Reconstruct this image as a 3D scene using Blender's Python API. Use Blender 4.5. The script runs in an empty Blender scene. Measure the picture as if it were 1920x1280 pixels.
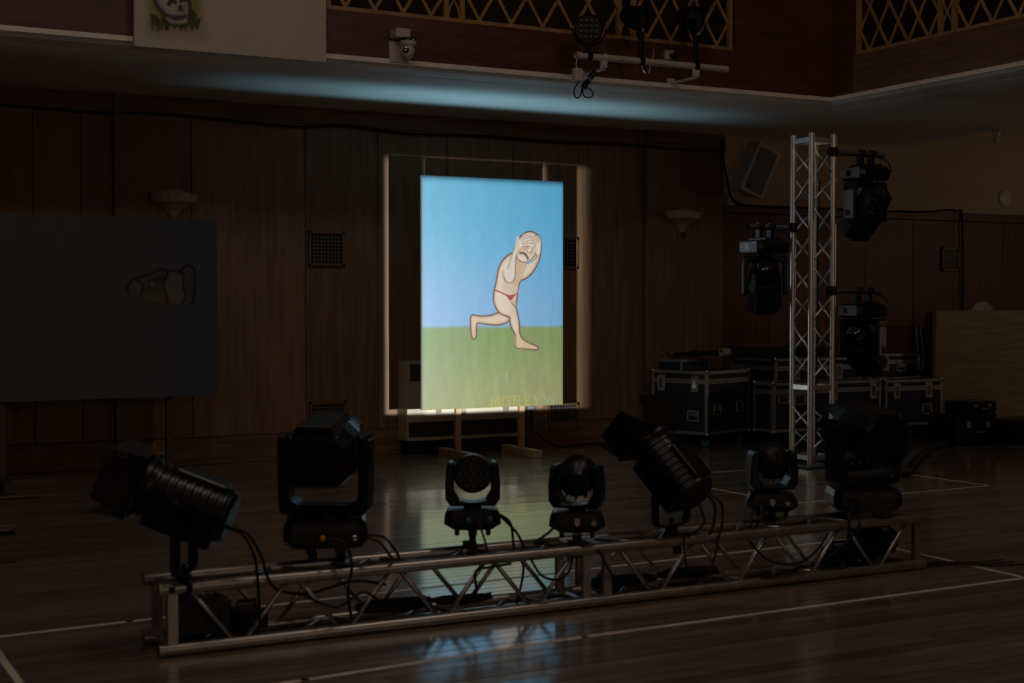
import bpy, bmesh, math, random
import numpy as np
from mathutils import Vector, Matrix, Euler

random.seed(7)
SC = bpy.context.scene
COL = SC.collection

# ------------------------------------------------------------------ camera
F_PX = 2667.0                       # focal length in pixels of the 1920 wide frame
YAW, PITCH, CAM_Z = math.radians(28.0), math.radians(-1.504), 1.38
cam_data = bpy.data.cameras.new('camera')
cam_data.sensor_width = 36.0
cam_data.lens = 36.0 * F_PX / 1920.0
cam_data.clip_start, cam_data.clip_end = 0.1, 100
cam_data.dof.use_dof = True
cam_data.dof.focus_distance = 12.6
cam_data.dof.aperture_fstop = 3.2
cam = bpy.data.objects.new('camera', cam_data)
COL.objects.link(cam)
cam.location = (0, 0, CAM_Z)
cam.rotation_euler = (math.pi / 2 + PITCH, 0, -YAW)
SC.camera = cam

# ------------------------------------------------------------------ world, exposure
world = bpy.data.worlds.new('world'); SC.world = world
world.use_nodes = True
world.node_tree.nodes['Background'].inputs[0].default_value = (1.0, 0.8, 0.62, 1)
world.node_tree.nodes['Background'].inputs[1].default_value = 0.0015
SC.view_settings.view_transform = 'Standard'
SC.view_settings.look = 'None'
SC.view_settings.exposure = 0.0
SC.view_settings.gamma = 1.0
SC.view_settings.use_curve_mapping = False

# ------------------------------------------------------------------ house lamps of the hall (dimmed, behind the camera)
WARM = (1.0, 0.82, 0.69)
HOUSE_W = 54.0
for hx, hy, hz, hw in ((-2.2, 3.2, 6.9, 1.0), (1.6, 3.8, 6.9, 1.08), (5.6, 3.0, 6.9, 0.95), (-2.6, -4.2, 2.6, 0.44), (2.0, -4.6, 2.6, 0.44), (6.5, -4.4, 2.6, 0.40)):
    ld = bpy.data.lights.new('house_lamp_light', 'POINT')
    ld.energy = HOUSE_W * hw; ld.color = WARM; ld.shadow_soft_size = 0.16
    lo = bpy.data.objects.new('house_lamp_light', ld); COL.objects.link(lo)
    lo.location = (hx, hy, hz)

ld = bpy.data.lights.new('aisle_lamp_light', 'POINT')     # low lamp of the side aisle, right of the frame
ld.energy = 20.0; ld.color = (1.0, 0.76, 0.56); ld.shadow_soft_size = 0.10
lo = bpy.data.objects.new('aisle_lamp_light', ld); COL.objects.link(lo)
lo.location = (14.6, 8.2, 2.3)

# ------------------------------------------------------------------ the two framed beams of the big moving heads
PAINT_Y, PX0, PX1, PZ0, PZ1 = 11.35, 5.146, 6.566, 0.452, 2.505   # front plane of the lit canvas and its edges
BEAM_W = 1950.0
BEAM_COL = (0.93, 0.98, 1.0)
HEAD_L = Vector((2.116, 5.65, 0.765))     # tilt axes of the two heads standing on the floor truss
HEAD_R = Vector((5.07, 5.65, 0.715))
AIM = Vector(((PX0 + PX1) / 2, PAINT_Y, (PZ0 + PZ1) / 2))

def framed_beam(head, quad, soft, watts, col=BEAM_COL, reach=0.40, blend=0.15, size=40):
    """Spot light at a head's lens whose four framing shutters are cut to the edges of quad (world points)."""
    AIM = sum(quad, Vector()) / 4
    d = (AIM - head).normalized()
    pos = head + d * reach
    ld = bpy.data.lights.new('framed_beam', 'SPOT')
    ld.energy = watts; ld.color = col; ld.shadow_soft_size = 0.012
    ld.spot_size = math.radians(size); ld.spot_blend = blend
    lo = bpy.data.objects.new('framed_beam', ld); COL.objects.link(lo)
    q = d.to_track_quat('-Z', 'Y')
    lo.location = pos; lo.rotation_euler = q.to_euler()
    Rt = q.to_matrix().transposed()
    pp = []
    for c in quad:
        L = Rt @ (c - pos)
        pp.append((L.x / L.z, L.y / L.z))
    mid = (sum(p[0] for p in pp) / 4, sum(p[1] for p in pp) / 4)
    ld.use_nodes = True
    nt = ld.node_tree; N = nt.nodes; K = nt.links
    em = [n for n in N if n.type == 'EMISSION'][0]
    tc = N.new('ShaderNodeTexCoord'); sp = N.new('ShaderNodeSeparateXYZ')
    K.new(tc.outputs['Normal'], sp.inputs[0])
    def math_(op, a, b):
        n = N.new('ShaderNodeMath'); n.operation = op
        for i, v in enumerate((a, b)):
            if isinstance(v, (int, float)): n.inputs[i].default_value = v
            else: K.new(v, n.inputs[i])
        return n.outputs[0]
    px = math_('DIVIDE', sp.outputs[0], sp.outputs[2]); py = math_('DIVIDE', sp.outputs[1], sp.outputs[2])
    dist = (AIM - pos).length
    out = None
    for i in range(4):
        a, bb = pp[i], pp[(i + 1) % 4]
        nx, ny = bb[1] - a[1], -(bb[0] - a[0])
        ln = math.hypot(nx, ny); nx /= ln; ny /= ln
        c = -(nx * a[0] + ny * a[1])
        if nx * mid[0] + ny * mid[1] + c < 0: nx, ny, c = -nx, -ny, -c
        e = math_('ADD', math_('ADD', math_('MULTIPLY', px, nx), math_('MULTIPLY', py, ny)), c)
        mr = N.new('ShaderNodeMapRange'); mr.interpolation_type = 'SMOOTHSTEP'
        K.new(e, mr.inputs[0])
        s = soft[i] / dist
        mr.inputs[1].default_value = -s * 0.25; mr.inputs[2].default_value = s * 0.75
        out = mr.outputs[0] if out is None else math_('MULTIPLY', out, mr.outputs[0])
    K.new(out, em.inputs[1])
    return lo
# order of soft: bottom, right, top, left
def canvas_quad(l, r, b, t):          # canvas edges plus overspill in metres
    return [Vector((x, PAINT_Y, z)) for x, z in ((PX0 - l, PZ0 - b), (PX1 + r, PZ0 - b), (PX1 + r, PZ1 + t), (PX0 - l, PZ1 + t))]
framed_beam(HEAD_L, canvas_quad(0.030, 0.125, 0.05, 0.004), (0.025, 0.13, 0.06, 0.10), BEAM_W)
framed_beam(HEAD_R, canvas_quad(0.040, 0.040, 0.045, -0.006), (0.025, 0.10, 0.08, 0.055), BEAM_W)
# added wash in place of painting glow on the soffit, from two LED heads
SMALL_M, SMALL_R = Vector((3.315, 5.60, 0.58)), Vector((4.53, 5.72, 0.575))
def soffit_quad(x0, x1): return [Vector((x, y, 3.13)) for x, y in ((x0, 10.46), (x1, 10.46), (x1, 11.42), (x0, 11.42))]
ADDED_WASH_COL = (0.40, 0.80, 1.0)
framed_beam(SMALL_M, soffit_quad(3.1, 7.4), (0.34, 2.2, 0.14, 2.8), 640.0, ADDED_WASH_COL, 0.12, 1.0, 62)
framed_beam(SMALL_R, soffit_quad(4.2, 8.35), (0.34, 1.5, 0.14, 2.0), 900.0, ADDED_WASH_COL, 0.12, 1.0, 62)

# ------------------------------------------------------------------ helpers
def ray(u, v):
    r = Vector((math.cos(YAW), -math.sin(YAW), 0)); fh = Vector((math.sin(YAW), math.cos(YAW), 0)); z = Vector((0, 0, 1))
    f = fh * math.cos(PITCH) + z * math.sin(PITCH); up = -fh * math.sin(PITCH) + z * math.cos(PITCH)
    return f + r * ((u - 960) / F_PX) + up * ((640 - v) / F_PX)

def at(u, v, X=None, Y=None, Z=None):
    """Point of the place seen at photo pixel (u, v) on a known plane of the place."""
    d = ray(u, v); c = Vector((0, 0, CAM_Z))
    if Y is not None: t = Y / d.y
    elif X is not None: t = X / d.x
    else: t = (Z - CAM_Z) / d.z
    return c + d * t

class B:
    def __init__(self): self.bm = bmesh.new()
    def _face(self, vs, smooth=False):
        try:
            f = self.bm.faces.new(vs); f.smooth = smooth
        except ValueError: pass
    def box(self, x0, x1, y0, y1, z0, z1, bev=0.0, M=None, seg=1):
        tb = bmesh.new()
        vs = [tb.verts.new((x, y, z)) for x in (x0, x1) for y in (y0, y1) for z in (z0, z1)]
        for q in ((0,1,3,2),(4,6,7,5),(0,4,5,1),(2,3,7,6),(0,2,6,4),(1,5,7,3)):
            tb.faces.new([vs[i] for i in q])
        if bev > 0:
            bmesh.ops.bevel(tb, geom=list(tb.edges), offset=bev, segments=seg, affect='EDGES', profile=0.5)
        self.merge(tb, M); return self
    def merge(self, tb, M=None):
        if M is not None: bmesh.ops.transform(tb, matrix=M, verts=tb.verts)
        m = {}
        for v in tb.verts: m[v] = self.bm.verts.new(v.co)
        for f in tb.faces:
            try:
                nf = self.bm.faces.new([m[v] for v in f.verts]); nf.smooth = f.smooth
            except ValueError: pass
        tb.free()
    def rings(self, rings, closed=True, cap=True, smooth=True):
        R = [[self.bm.verts.new(p) for p in ring] for ring in rings]
        n = len(R[0])
        for a, b in zip(R[:-1], R[1:]):
            for i in range(n if closed else n - 1):
                j = (i + 1) % n
                self._face([a[i], a[j], b[j], b[i]], smooth)
        if cap:
            self._face(list(reversed(R[0]))); self._face(R[-1])
        return self
    def tube(self, pts, r, n=10, cap=True):
        pts = [Vector(p) for p in pts]
        rad = r if isinstance(r, (list, tuple)) else [r] * len(pts)
        tang = []
        for i in range(len(pts)):
            a = pts[max(i - 1, 0)]; b = pts[min(i + 1, len(pts) - 1)]
            tang.append((b - a).normalized())
        t0 = tang[0]; ref = Vector((0, 0, 1)) if abs(t0.z) < 0.9 else Vector((1, 0, 0))
        nrm = t0.cross(ref).normalized(); out = []
        for p, t, rr in zip(pts, tang, rad):
            nrm = (nrm - t * nrm.dot(t))
            nrm = nrm.normalized() if nrm.length > 1e-6 else t.orthogonal().normalized()
            bi = t.cross(nrm)
            out.append([p + nrm * (rr * math.cos(2 * math.pi * k / n)) + bi * (rr * math.sin(2 * math.pi * k / n)) for k in range(n)])
        return self.rings(out, True, cap, True)
    def lathe(self, prof, n=20, M=None, a0=0.0, a1=2 * math.pi, cap=True, smooth=True, sx=1.0, sy=1.0):
        full = abs(a1 - a0 - 2 * math.pi) < 1e-6
        k = n if full else n + 1
        rr = []
        for r, z in prof:
            ring = []
            for i in range(k):
                a = a0 + (a1 - a0) * i / n
                p = Vector((r * math.cos(a) * sx, r * math.sin(a) * sy, z))
                ring.append(M @ p if M is not None else p)
            rr.append(ring)
        return self.rings(rr, full, cap, smooth)
    def prism(self, poly, a, b, axis='y', bev=0.0, M=None):
        tb = bmesh.new()
        def P(p, h):
            if axis == 'y': return (p[0], h, p[1])
            if axis == 'x': return (h, p[0], p[1])
            return (p[0], p[1], h)
        v0 = [tb.verts.new(P(p, a)) for p in poly]; v1 = [tb.verts.new(P(p, b)) for p in poly]
        n = len(poly)
        tb.faces.new(v0); tb.faces.new(list(reversed(v1)))
        for i in range(n):
            j = (i + 1) % n
            tb.faces.new([v0[j], v0[i], v1[i], v1[j]])
        bmesh.ops.recalc_face_normals(tb, faces=tb.faces)
        if bev > 0:
            ed = [e for e in tb.edges if (e.verts[0] in v0) == (e.verts[1] in v0)]
            bmesh.ops.bevel(tb, geom=ed, offset=bev, segments=1, affect='EDGES', profile=0.5)
        self.merge(tb, M); return self
    def sphere(self, c, r, n=12, m=8, s=(1, 1, 1)):
        rr = []
        for i in range(m + 1):
            th = math.pi * i / m; q = max(math.sin(th), 0.02)
            rr.append([Vector((c[0] + r * s[0] * q * math.cos(2*math.pi*k/n), c[1] + r * s[1] * q * math.sin(2*math.pi*k/n), c[2] - r * s[2] * math.cos(th))) for k in range(n)])
        return self.rings(rr, True, True, True)
    def mesh(self, name):
        bmesh.ops.recalc_face_normals(self.bm, faces=self.bm.faces)
        for e in self.bm.edges:
            if len(e.link_faces) == 2 and e.calc_face_angle(0.0) > 0.62: e.smooth = False
        me = bpy.data.meshes.new(name); self.bm.to_mesh(me); self.bm.free()
        return me
    def obj(self, name, mat, parent=None, loc=None, rot=None):
        return link(name, self.mesh(name), mat, parent, loc, rot)

def link(name, me, mat=None, parent=None, loc=None, rot=None, scale=None):
    o = bpy.data.objects.new(name, me)
    if mat is not None and me is not None and not me.materials: me.materials.append(mat)
    COL.objects.link(o)
    if parent is not None: o.parent = parent
    if loc is not None: o.location = loc
    if rot is not None: o.rotation_euler = rot.to_euler() if isinstance(rot, Matrix) else rot
    if scale is not None: o.scale = scale
    return o

def tag(o, label=None, cat=None, group=None, kind=None):
    if label: o['label'] = label
    if cat: o['category'] = cat
    if group: o['group'] = group
    if kind: o['kind'] = kind
    return o

def thing(name, label, cat, loc=(0, 0, 0), rot=None, group=None):
    o = bpy.data.objects.new(name, None); COL.objects.link(o)
    o.empty_display_size = 0.05
    o.location = loc
    if rot is not None: o.rotation_euler = rot.to_euler() if isinstance(rot, Matrix) else rot
    return tag(o, label, cat, group)

def struct(o): o['kind'] = 'structure'; return o

def smooth_path(pts, k=6):
    P = [Vector(p) for p in pts]; out = []
    for i in range(len(P) - 1):
        p0 = P[max(i-1, 0)]; p1 = P[i]; p2 = P[i+1]; p3 = P[min(i+2, len(P)-1)]
        for j in range(k):
            t = j / k
            out.append(0.5 * ((2*p1) + (p2-p0)*t + (2*p0-5*p1+4*p2-p3)*t*t + (-p0+3*p1-3*p2+p3)*t**3))
    out.append(P[-1]); return out

def aim_rot(d, roll=0.0):
    """Rotation taking local +y to d with local +z as near up as it can be."""
    d = Vector(d).normalized(); up = Vector((0, 0, 1))
    x = d.cross(up); x = x.normalized() if x.length > 1e-4 else Vector((1, 0, 0))
    z = x.cross(d)
    return Matrix((x, d, z)).transposed() @ Matrix.Rotation(roll, 3, 'Y')

# ------------------------------------------------------------------ materials
MATS = {}
def mat(name, col, rough=0.5, metal=0.0, var=0.12, scale=6.0, stretch=(1, 1, 1), bump=0.0, bscale=60.0, spec=0.5, rvar=0.08, coat=0.0, col2=None, objrand=0.0, island=False, coatr=0.15, coati=1.5):
    if name in MATS: return MATS[name]
    m = bpy.data.materials.new(name); m.use_nodes = True
    nt = m.node_tree; N = nt.nodes; K = nt.links
    b = N['Principled BSDF']
    tc = N.new('ShaderNodeTexCoord'); mp = N.new('ShaderNodeMapping')
    geo = N.new('ShaderNodeNewGeometry')
    K.new(geo.outputs['Position'], mp.inputs[0])
    mp.inputs['Scale'].default_value = stretch
    nz = N.new('ShaderNodeTexNoise'); nz.inputs['Scale'].default_value = scale; nz.inputs['Detail'].default_value = 5
    K.new(mp.outputs[0], nz.inputs['Vector'])
    cr = N.new('ShaderNodeValToRGB')
    c2 = col2 if col2 else tuple(min(1, c * (1 + var)) for c in col)
    c1 = tuple(c * (1 - var) for c in col)
    cr.color_ramp.elements[0].position = 0.3; cr.color_ramp.elements[1].position = 0.7
    cr.color_ramp.elements[0].color = (*c1, 1); cr.color_ramp.elements[1].color = (*c2, 1)
    K.new(nz.outputs['Fac'], cr.inputs[0])
    src = cr.outputs[0]
    if objrand > 0:
        hv = N.new('ShaderNodeHueSaturation')
        mr = N.new('ShaderNodeMapRange'); mr.inputs[3].default_value = 1 - objrand; mr.inputs[4].default_value = 1 + objrand
        if island:
            K.new(geo.outputs['Random Per Island'], mr.inputs[0])
        else:
            oi = N.new('ShaderNodeObjectInfo'); K.new(oi.outputs['Random'], mr.inputs[0])
        K.new(mr.outputs[0], hv.inputs['Value']); K.new(src, hv.inputs['Color']); src = hv.outputs[0]
    K.new(src, b.inputs['Base Color'])
    b.inputs['Metallic'].default_value = metal
    b.inputs['Specular IOR Level'].default_value = spec
    if coat: b.inputs['Coat Weight'].default_value = coat; b.inputs['Coat Roughness'].default_value = coatr; b.inputs['Coat IOR'].default_value = coati
    rr = N.new('ShaderNodeMapRange'); K.new(nz.outputs['Fac'], rr.inputs[0])
    rr.inputs[3].default_value = max(0.02, rough - rvar); rr.inputs[4].default_value = min(1, rough + rvar)
    K.new(rr.outputs[0], b.inputs['Roughness'])
    if bump > 0:
        n2 = N.new('ShaderNodeTexNoise'); n2.inputs['Scale'].default_value = bscale; n2.inputs['Detail'].default_value = 4
        K.new(mp.outputs[0], n2.inputs['Vector'])
        bp = N.new('ShaderNodeBump'); bp.inputs['Strength'].default_value = bump; bp.inputs['Distance'].default_value = 0.01
        K.new(n2.outputs['Fac'], bp.inputs['Height']); K.new(bp.outputs[0], b.inputs['Normal'])
    MATS[name] = m
    return m

def paint_mat(name, rough=0.6, spec=0.3, coat=0.0):
    """Canvas whose painted colours are stored per vertex; weave as fine relief."""
    m = bpy.data.materials.new(name); m.use_nodes = True
    nt = m.node_tree; N = nt.nodes; K = nt.links; b = N['Principled BSDF']
    at_ = N.new('ShaderNodeVertexColor'); at_.layer_name = 'paint'
    nz = N.new('ShaderNodeTexNoise'); nz.inputs['Scale'].default_value = 14; nz.inputs['Detail'].default_value = 6
    geo = N.new('ShaderNodeNewGeometry'); mp = N.new('ShaderNodeMapping'); mp.inputs['Scale'].default_value = (3, 1, 0.35)
    K.new(geo.outputs['Position'], mp.inputs[0]); K.new(mp.outputs[0], nz.inputs['Vector'])
    mr = N.new('ShaderNodeMapRange'); mr.inputs[3].default_value = 0.92; mr.inputs[4].default_value = 1.08
    K.new(nz.outputs['Fac'], mr.inputs[0])
    hv = N.new('ShaderNodeHueSaturation'); K.new(mr.outputs[0], hv.inputs['Value']); K.new(at_.outputs['Color'], hv.inputs['Color'])
    K.new(hv.outputs[0], b.inputs['Base Color'])
    b.inputs['Roughness'].default_value = rough; b.inputs['Specular IOR Level'].default_value = spec
    b.inputs['Coat Weight'].default_value = coat; b.inputs['Coat Roughness'].default_value = rough; b.inputs['Coat IOR'].default_value = 1.8
    return m

M_panel = mat('walnut_panel', (0.185, 0.106, 0.061), 0.45, var=0.22, scale=3.0, stretch=(9, 9, 0.5), bump=0.10, bscale=20, objrand=0.16, spec=0.3)
M_dado = mat('dark_dado_board', (0.115, 0.052, 0.033), 0.45, var=0.22, scale=3.0, stretch=(9, 9, 0.5), bump=0.10, bscale=20, objrand=0.16, spec=0.3)
M_alu_lit = mat('truss_aluminium_lit', (0.80, 0.80, 0.80), 0.42, metal=1.0, var=0.06, scale=20, rvar=0.06)  # brighter copy of the truss aluminium, painting's glow put into the colour
M_panel_gap = mat('panel_gap_dark', (0.012, 0.006, 0.004), 0.8)
M_base = mat('walnut_board', (0.150, 0.085, 0.050), 0.4, var=0.35, scale=3.0, stretch=(0.5, 6, 9), bump=0.1, bscale=20, spec=0.3)
M_floor = mat('floor_strip_wood', (0.148, 0.110, 0.082), 0.42, var=0.42, scale=4.0, stretch=(0.7, 14, 1), bump=0.12, bscale=9, objrand=0.36, rvar=0.06, coat=1.0, coatr=0.135, coati=1.6)
M_floor_far = mat('floor_strip_wood_far', (0.148, 0.110, 0.082), 0.42, var=0.42, scale=4.0, stretch=(0.7, 14, 1), bump=0.12, bscale=9, objrand=0.36, rvar=0.06, coat=1.0, coatr=0.135, coati=1.6, island=True)
M_subfloor = mat('floor_gap_dark', (0.010, 0.006, 0.004), 0.7, spec=0.1)
M_cream = mat('cream_paint', (0.55, 0.46, 0.36), 0.55, var=0.06, scale=3)
M_soffit = mat('soffit_paint', (0.84, 0.82, 0.78), 0.6, var=0.04, scale=2)
M_wallcream = mat('cream_wall', (0.46, 0.34, 0.23), 0.7, var=0.06, scale=2)
M_trim = mat('trim_paint', (0.84, 0.79, 0.72), 0.45, var=0.08, scale=8)
M_red = mat('oxblood_fascia', (0.105, 0.034, 0.026), 0.4, var=0.3, scale=5, stretch=(0.6, 0.6, 3))
M_oakrail = mat('oak_fascia', (0.16, 0.085, 0.045), 0.45, var=0.3, scale=5, stretch=(1, 0.5, 6))
M_lattice = mat('lattice_wood', (0.36, 0.20, 0.075), 0.5, var=0.25, scale=8)
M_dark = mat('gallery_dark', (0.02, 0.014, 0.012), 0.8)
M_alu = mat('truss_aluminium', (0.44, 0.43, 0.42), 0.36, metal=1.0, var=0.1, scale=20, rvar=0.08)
M_alu2 = mat('case_aluminium', (0.50, 0.50, 0.48), 0.42, metal=0.9, var=0.15, scale=25)
M_black = mat('black_plastic', (0.006, 0.006, 0.007), 0.36, var=0.2, scale=20, rvar=0.05, spec=0.35)
M_blackm = mat('black_metal', (0.007, 0.0065, 0.0065), 0.34, var=0.25, scale=20, spec=0.35)
M_panelgrey = mat('control_panel_grey', (0.22, 0.24, 0.26), 0.4, var=0.08)
M_screen = mat('dark_screen', (0.02, 0.022, 0.025), 0.12, var=0.05)
M_lens = mat('lens_glass', (0.006, 0.006, 0.008), 0.05, var=0.1, rvar=0.02, spec=1.0, coat=1.0)
M_case = mat('case_laminate', (0.018, 0.022, 0.032), 0.38, var=0.15, scale=15)
M_rubber = mat('black_rubber', (0.008, 0.008, 0.008), 0.6, spec=0.3)
M_cable = mat('black_cable', (0.006, 0.006, 0.006), 0.5, spec=0.3)
M_bluewheel = mat('blue_caster_wheel', (0.03, 0.10, 0.17), 0.5)
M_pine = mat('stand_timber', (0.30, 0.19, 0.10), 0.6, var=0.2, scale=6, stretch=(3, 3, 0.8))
M_white = mat('white_plastic', (0.55, 0.50, 0.44), 0.45, var=0.05)
M_pipe = mat('scuffed_white_pipe', (0.50, 0.45, 0.40), 0.45, var=0.0, scale=14, col2=(0.55, 0.50, 0.44), rvar=0.1)
M_scuff = mat('scuff_dark', (0.06, 0.05, 0.045), 0.6)
M_heater = mat('heater_enamel', (0.42, 0.38, 0.27), 0.45, var=0.06)
M_heatergrill = mat('heater_grille', (0.025, 0.026, 0.028), 0.45)
M_ventframe = mat('vent_frame', (0.13, 0.07, 0.035), 0.5, var=0.2)
M_ventgrid = mat('vent_grid', (0.11, 0.10, 0.085), 0.5)
M_sconce = mat('plaster_sconce', (0.36, 0.29, 0.18), 0.6, var=0.12, scale=12)
M_line = mat('floor_line_paint', (0.62, 0.58, 0.52), 0.5, var=0.15, scale=12)
M_oakpanel = mat('yellow_oak_panel', (0.25, 0.19, 0.08), 0.5, var=0.25, scale=4, stretch=(0.6, 1, 8), bump=0.05)
M_brass = mat('brass', (0.55, 0.40, 0.12), 0.3, metal=1.0)
M_canvas_edge = mat('canvas_edge', (0.62, 0.64, 0.64), 0.6, var=0.05)
M_chrome = mat('chrome', (0.7, 0.7, 0.7), 0.15, metal=1.0)
M_blueplug = mat('blue_connector', (0.03, 0.10, 0.30), 0.4)
M_orangeplug = mat('orange_connector', (0.60, 0.20, 0.02), 0.45)
M_redplug = mat('red_cable', (0.05, 0.010, 0.008), 0.5, spec=0.3)
M_sticker = mat('pale_sticker', (0.40, 0.32, 0.25), 0.5)
M_grille = mat('speaker_grille', (0.16, 0.15, 0.14), 0.6, var=0.15, scale=120)
M_spine_red = mat('red_folder', (0.16, 0.045, 0.025), 0.6, objrand=0.3)
M_spine_blk = mat('black_folder', (0.03, 0.028, 0.026), 0.5)
M_spine_wht = mat('white_folder', (0.42, 0.38, 0.33), 0.55)
M_card = mat('cardboard_tube', (0.45, 0.33, 0.22), 0.7)
M_drape = mat('black_drape', (0.008, 0.008, 0.011), 0.9, bump=0.3, bscale=25)
M_paint = paint_mat('painted_canvas')
M_varnish = paint_mat('varnished_canvas', 0.34, 0.7, 0.5)
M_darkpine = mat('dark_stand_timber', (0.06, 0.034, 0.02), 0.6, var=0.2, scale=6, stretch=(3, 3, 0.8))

# ================================================================== SETTING
WALL_Y, BAY_Y = 12.10, 12.04
SOF_Z = 3.13
FAS_Y, FAS_X = 10.15, 8.70
def wx(u): return at(u, 570, Y=WALL_Y).x

# ---- floor: strip boards, each its own piece where the photo shows them
floor = struct(B().box(-4, 16, -5, 12.6, -0.08, -0.012).obj('floor', M_subfloor))
PW = 0.086
pm = B().box(0, 1, 0, PW - 0.006, -0.012, 0.0)
plank_me = pm.mesh('plank'); plank_me.materials.append(M_floor)
rows = []
rr = random.Random(3)
y = 3.55
segs = []
while y < 12.2:
    xl = 0.24 * y - 0.6; xr = min(1.12 * y + 0.9, 13.6)
    x = xl - rr.random() * 1.6
    while x < xr:
        L = rr.uniform(1.5, 3.2)
        segs.append((x, y, L)); x += L
    y += PW
far = B()
for i, (x, y, L) in enumerate(segs):
    tilt = rr.gauss(0, 0.005)
    if i < 300:
        o = link('plank', plank_me, None, floor, (x, y, rr.uniform(-0.0006, 0)), (tilt, 0, 0), (L - 0.002, 1, 1))
    else:
        M = Matrix.Translation((x, y, rr.uniform(-0.0006, 0))) @ Matrix.Rotation(tilt, 4, 'X')
        far.box(0, L - 0.002, 0, PW - 0.006, -0.012, 0.0, M=M)
tag(far.obj('far_planks', M_floor_far, floor), kind='stuff')

def floor_line(pts, w=0.03):
    for a, b in zip(pts[:-1], pts[1:]):
        a = Vector((*a, 0)); b = Vector((*b, 0)); d = (b - a); L = d.length
        bb = B().box(-w / 2, L + w / 2, -w / 2, w / 2, 0.0002, 0.0016)
        bb.obj('floor_line', M_line, floor, a, (0, 0, math.atan2(d.y, d.x)))
floor_line([(0.83, 6.18), (1.42, 6.215), (5.68, 6.41), (5.64, 5.09), (3.02, 5.04), (1.766, 4.94), (0.835, 4.86), (0.83, 6.18)])
floor_line([(8.24, 8.72), (8.27, 7.82), (6.32, 7.76), (6.30, 9.5), (7.6, 9.5)], 0.026)

# ---- back wall with board panels, cornice and baseboard
wall = struct(B().box(-3, 16, 12.14, 12.4, 0, 6.0).obj('wall_back', M_panel_gap))
us = [-230, -160, -90, -20, 64, 154, 213, 357, 428, 573, 709, 838.5, 962, 1084, 1205, 1301, 1350]
gap = 0.006
for a, b in zip(us[:-1], us[1:]):
    bay = (a >= 213 and b <= 428) or a >= 1205
    yf = BAY_Y if bay else WALL_Y
    B().box(wx(a) + gap / 2, wx(b) - gap / 2, yf, 12.14, 0.235, 3.0, bev=0.003).obj('wall_panel', M_panel, wall)
for a, b in ((-230, 213), (213, 428), (428, 1205), (1205, 1350)):
    bay = a in (213, 1205)
    yf = BAY_Y if bay else WALL_Y
    bb = B().box(wx(a), wx(b), yf - 0.025, 12.14, 3.0, SOF_Z, bev=0.004)
    bb.box(wx(a), wx(b), yf - 0.035, yf, 2.985, 3.0)
    bb.obj('cornice', M_base, wall)
    struct(B().box(wx(a) + 0.002, wx(b) - 0.002, yf - 0.022, 12.14, 0, 0.232, bev=0.004).obj('baseboard_back', M_base))
# recess to the right: cream wall above a boarded dado
struct(B().box(wx(1350) + 0.001, 16, 12.10, 12.139, 2.43, 3.60).obj('wall_recess', M_wallcream))
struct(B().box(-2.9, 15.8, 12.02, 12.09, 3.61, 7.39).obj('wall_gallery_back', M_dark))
x = wx(1350) + 0.01
k = 0
while x < 14.6:
    w = (0.62, 0.78, 0.55, 0.7)[k % 4]; k += 1
    B().box(x, x + w - 0.006, 12.075, 12.139, 0.235, 2.33, bev=0.003).obj('dado_panel', M_dado, wall)
    x += w
B().box(wx(1350) + 0.01, 15, 12.06, 12.139, 2.335, 2.43, bev=0.004).obj('dado_rail', M_dado, wall)
struct(B().box(wx(1350) + 0.01, 15, 12.055, 12.139, 0, 0.232, bev=0.004).obj('baseboard_recess', M_base))
struct(B().box(-3.2, -3.0, -5, 12.6, 0, 7.4).obj('wall_left', M_red))
struct(B().box(15.9, 16.1, -5, 12.6, 0, 7.4).obj('wall_right', M_wallcream))
struct(B().box(-3.2, 16.1, -5.2, -5.0, 0, 7.4).obj('wall_front', M_wallcream))
struct(B().box(-3.2, 16.1, -5.2, 12.6, 7.4, 7.5).obj('ceiling', M_cream))

# ---- gallery: fascia, painted trim, cove and soffit swept round the inner corner
Y_END = 1.0
def sweep(name, prof, m, kind=None, parent=None, closed=False):
    path = lambda e: [(-3.0, FAS_Y + e), (FAS_X + e, FAS_Y + e), (FAS_X + e, Y_END)]
    bm_ = B()
    R = []
    for k in range(3):
        R.append([Vector((*path(e)[k], z)) for e, z in prof])
    bm_.rings(R, closed, closed, False)
    o = bm_.obj(name, m, parent)
    return struct(o) if parent is None else o
sweep('wall_gallery', [(0.0, 3.262), (0.0, 3.60), (0.05, 3.60), (0.05, 3.262)], M_red, closed=True)
sweep('trim_1', [(-0.022, 3.226), (-0.022, 3.262), (0.03, 3.262), (0.03, 3.226)], M_trim, closed=True)
cove = [(0.03, 3.228), (0.006, 3.228), (0.010, 3.212), (0.022, 3.200), (0.060, 3.185), (0.110, 3.170), (0.112, 3.175), (0.118, 3.175), (0.120, 3.167)]
for i in range(1, 9):
    t = i / 8
    cove.append((0.120 + 0.19 * t, SOF_Z + (3.167 - SOF_Z) * (1 - t) ** 2))
cove += [(0.36, SOF_Z), (0.36, 3.26), (0.03, 3.26)]
sweep('trim_2', cove, M_soffit, closed=True)
# flat soffits
struct(B().box(-3, 11.1, FAS_Y + 0.355, 12.14, SOF_Z + 0.0005, 3.26).obj('ceiling_gallery', M_soffit))
struct(B().box(FAS_X + 0.355, 11.1, Y_END, FAS_Y + 0.354, SOF_Z + 0.0005, 3.26).obj('ceiling_side_gallery', M_soffit))
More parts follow.
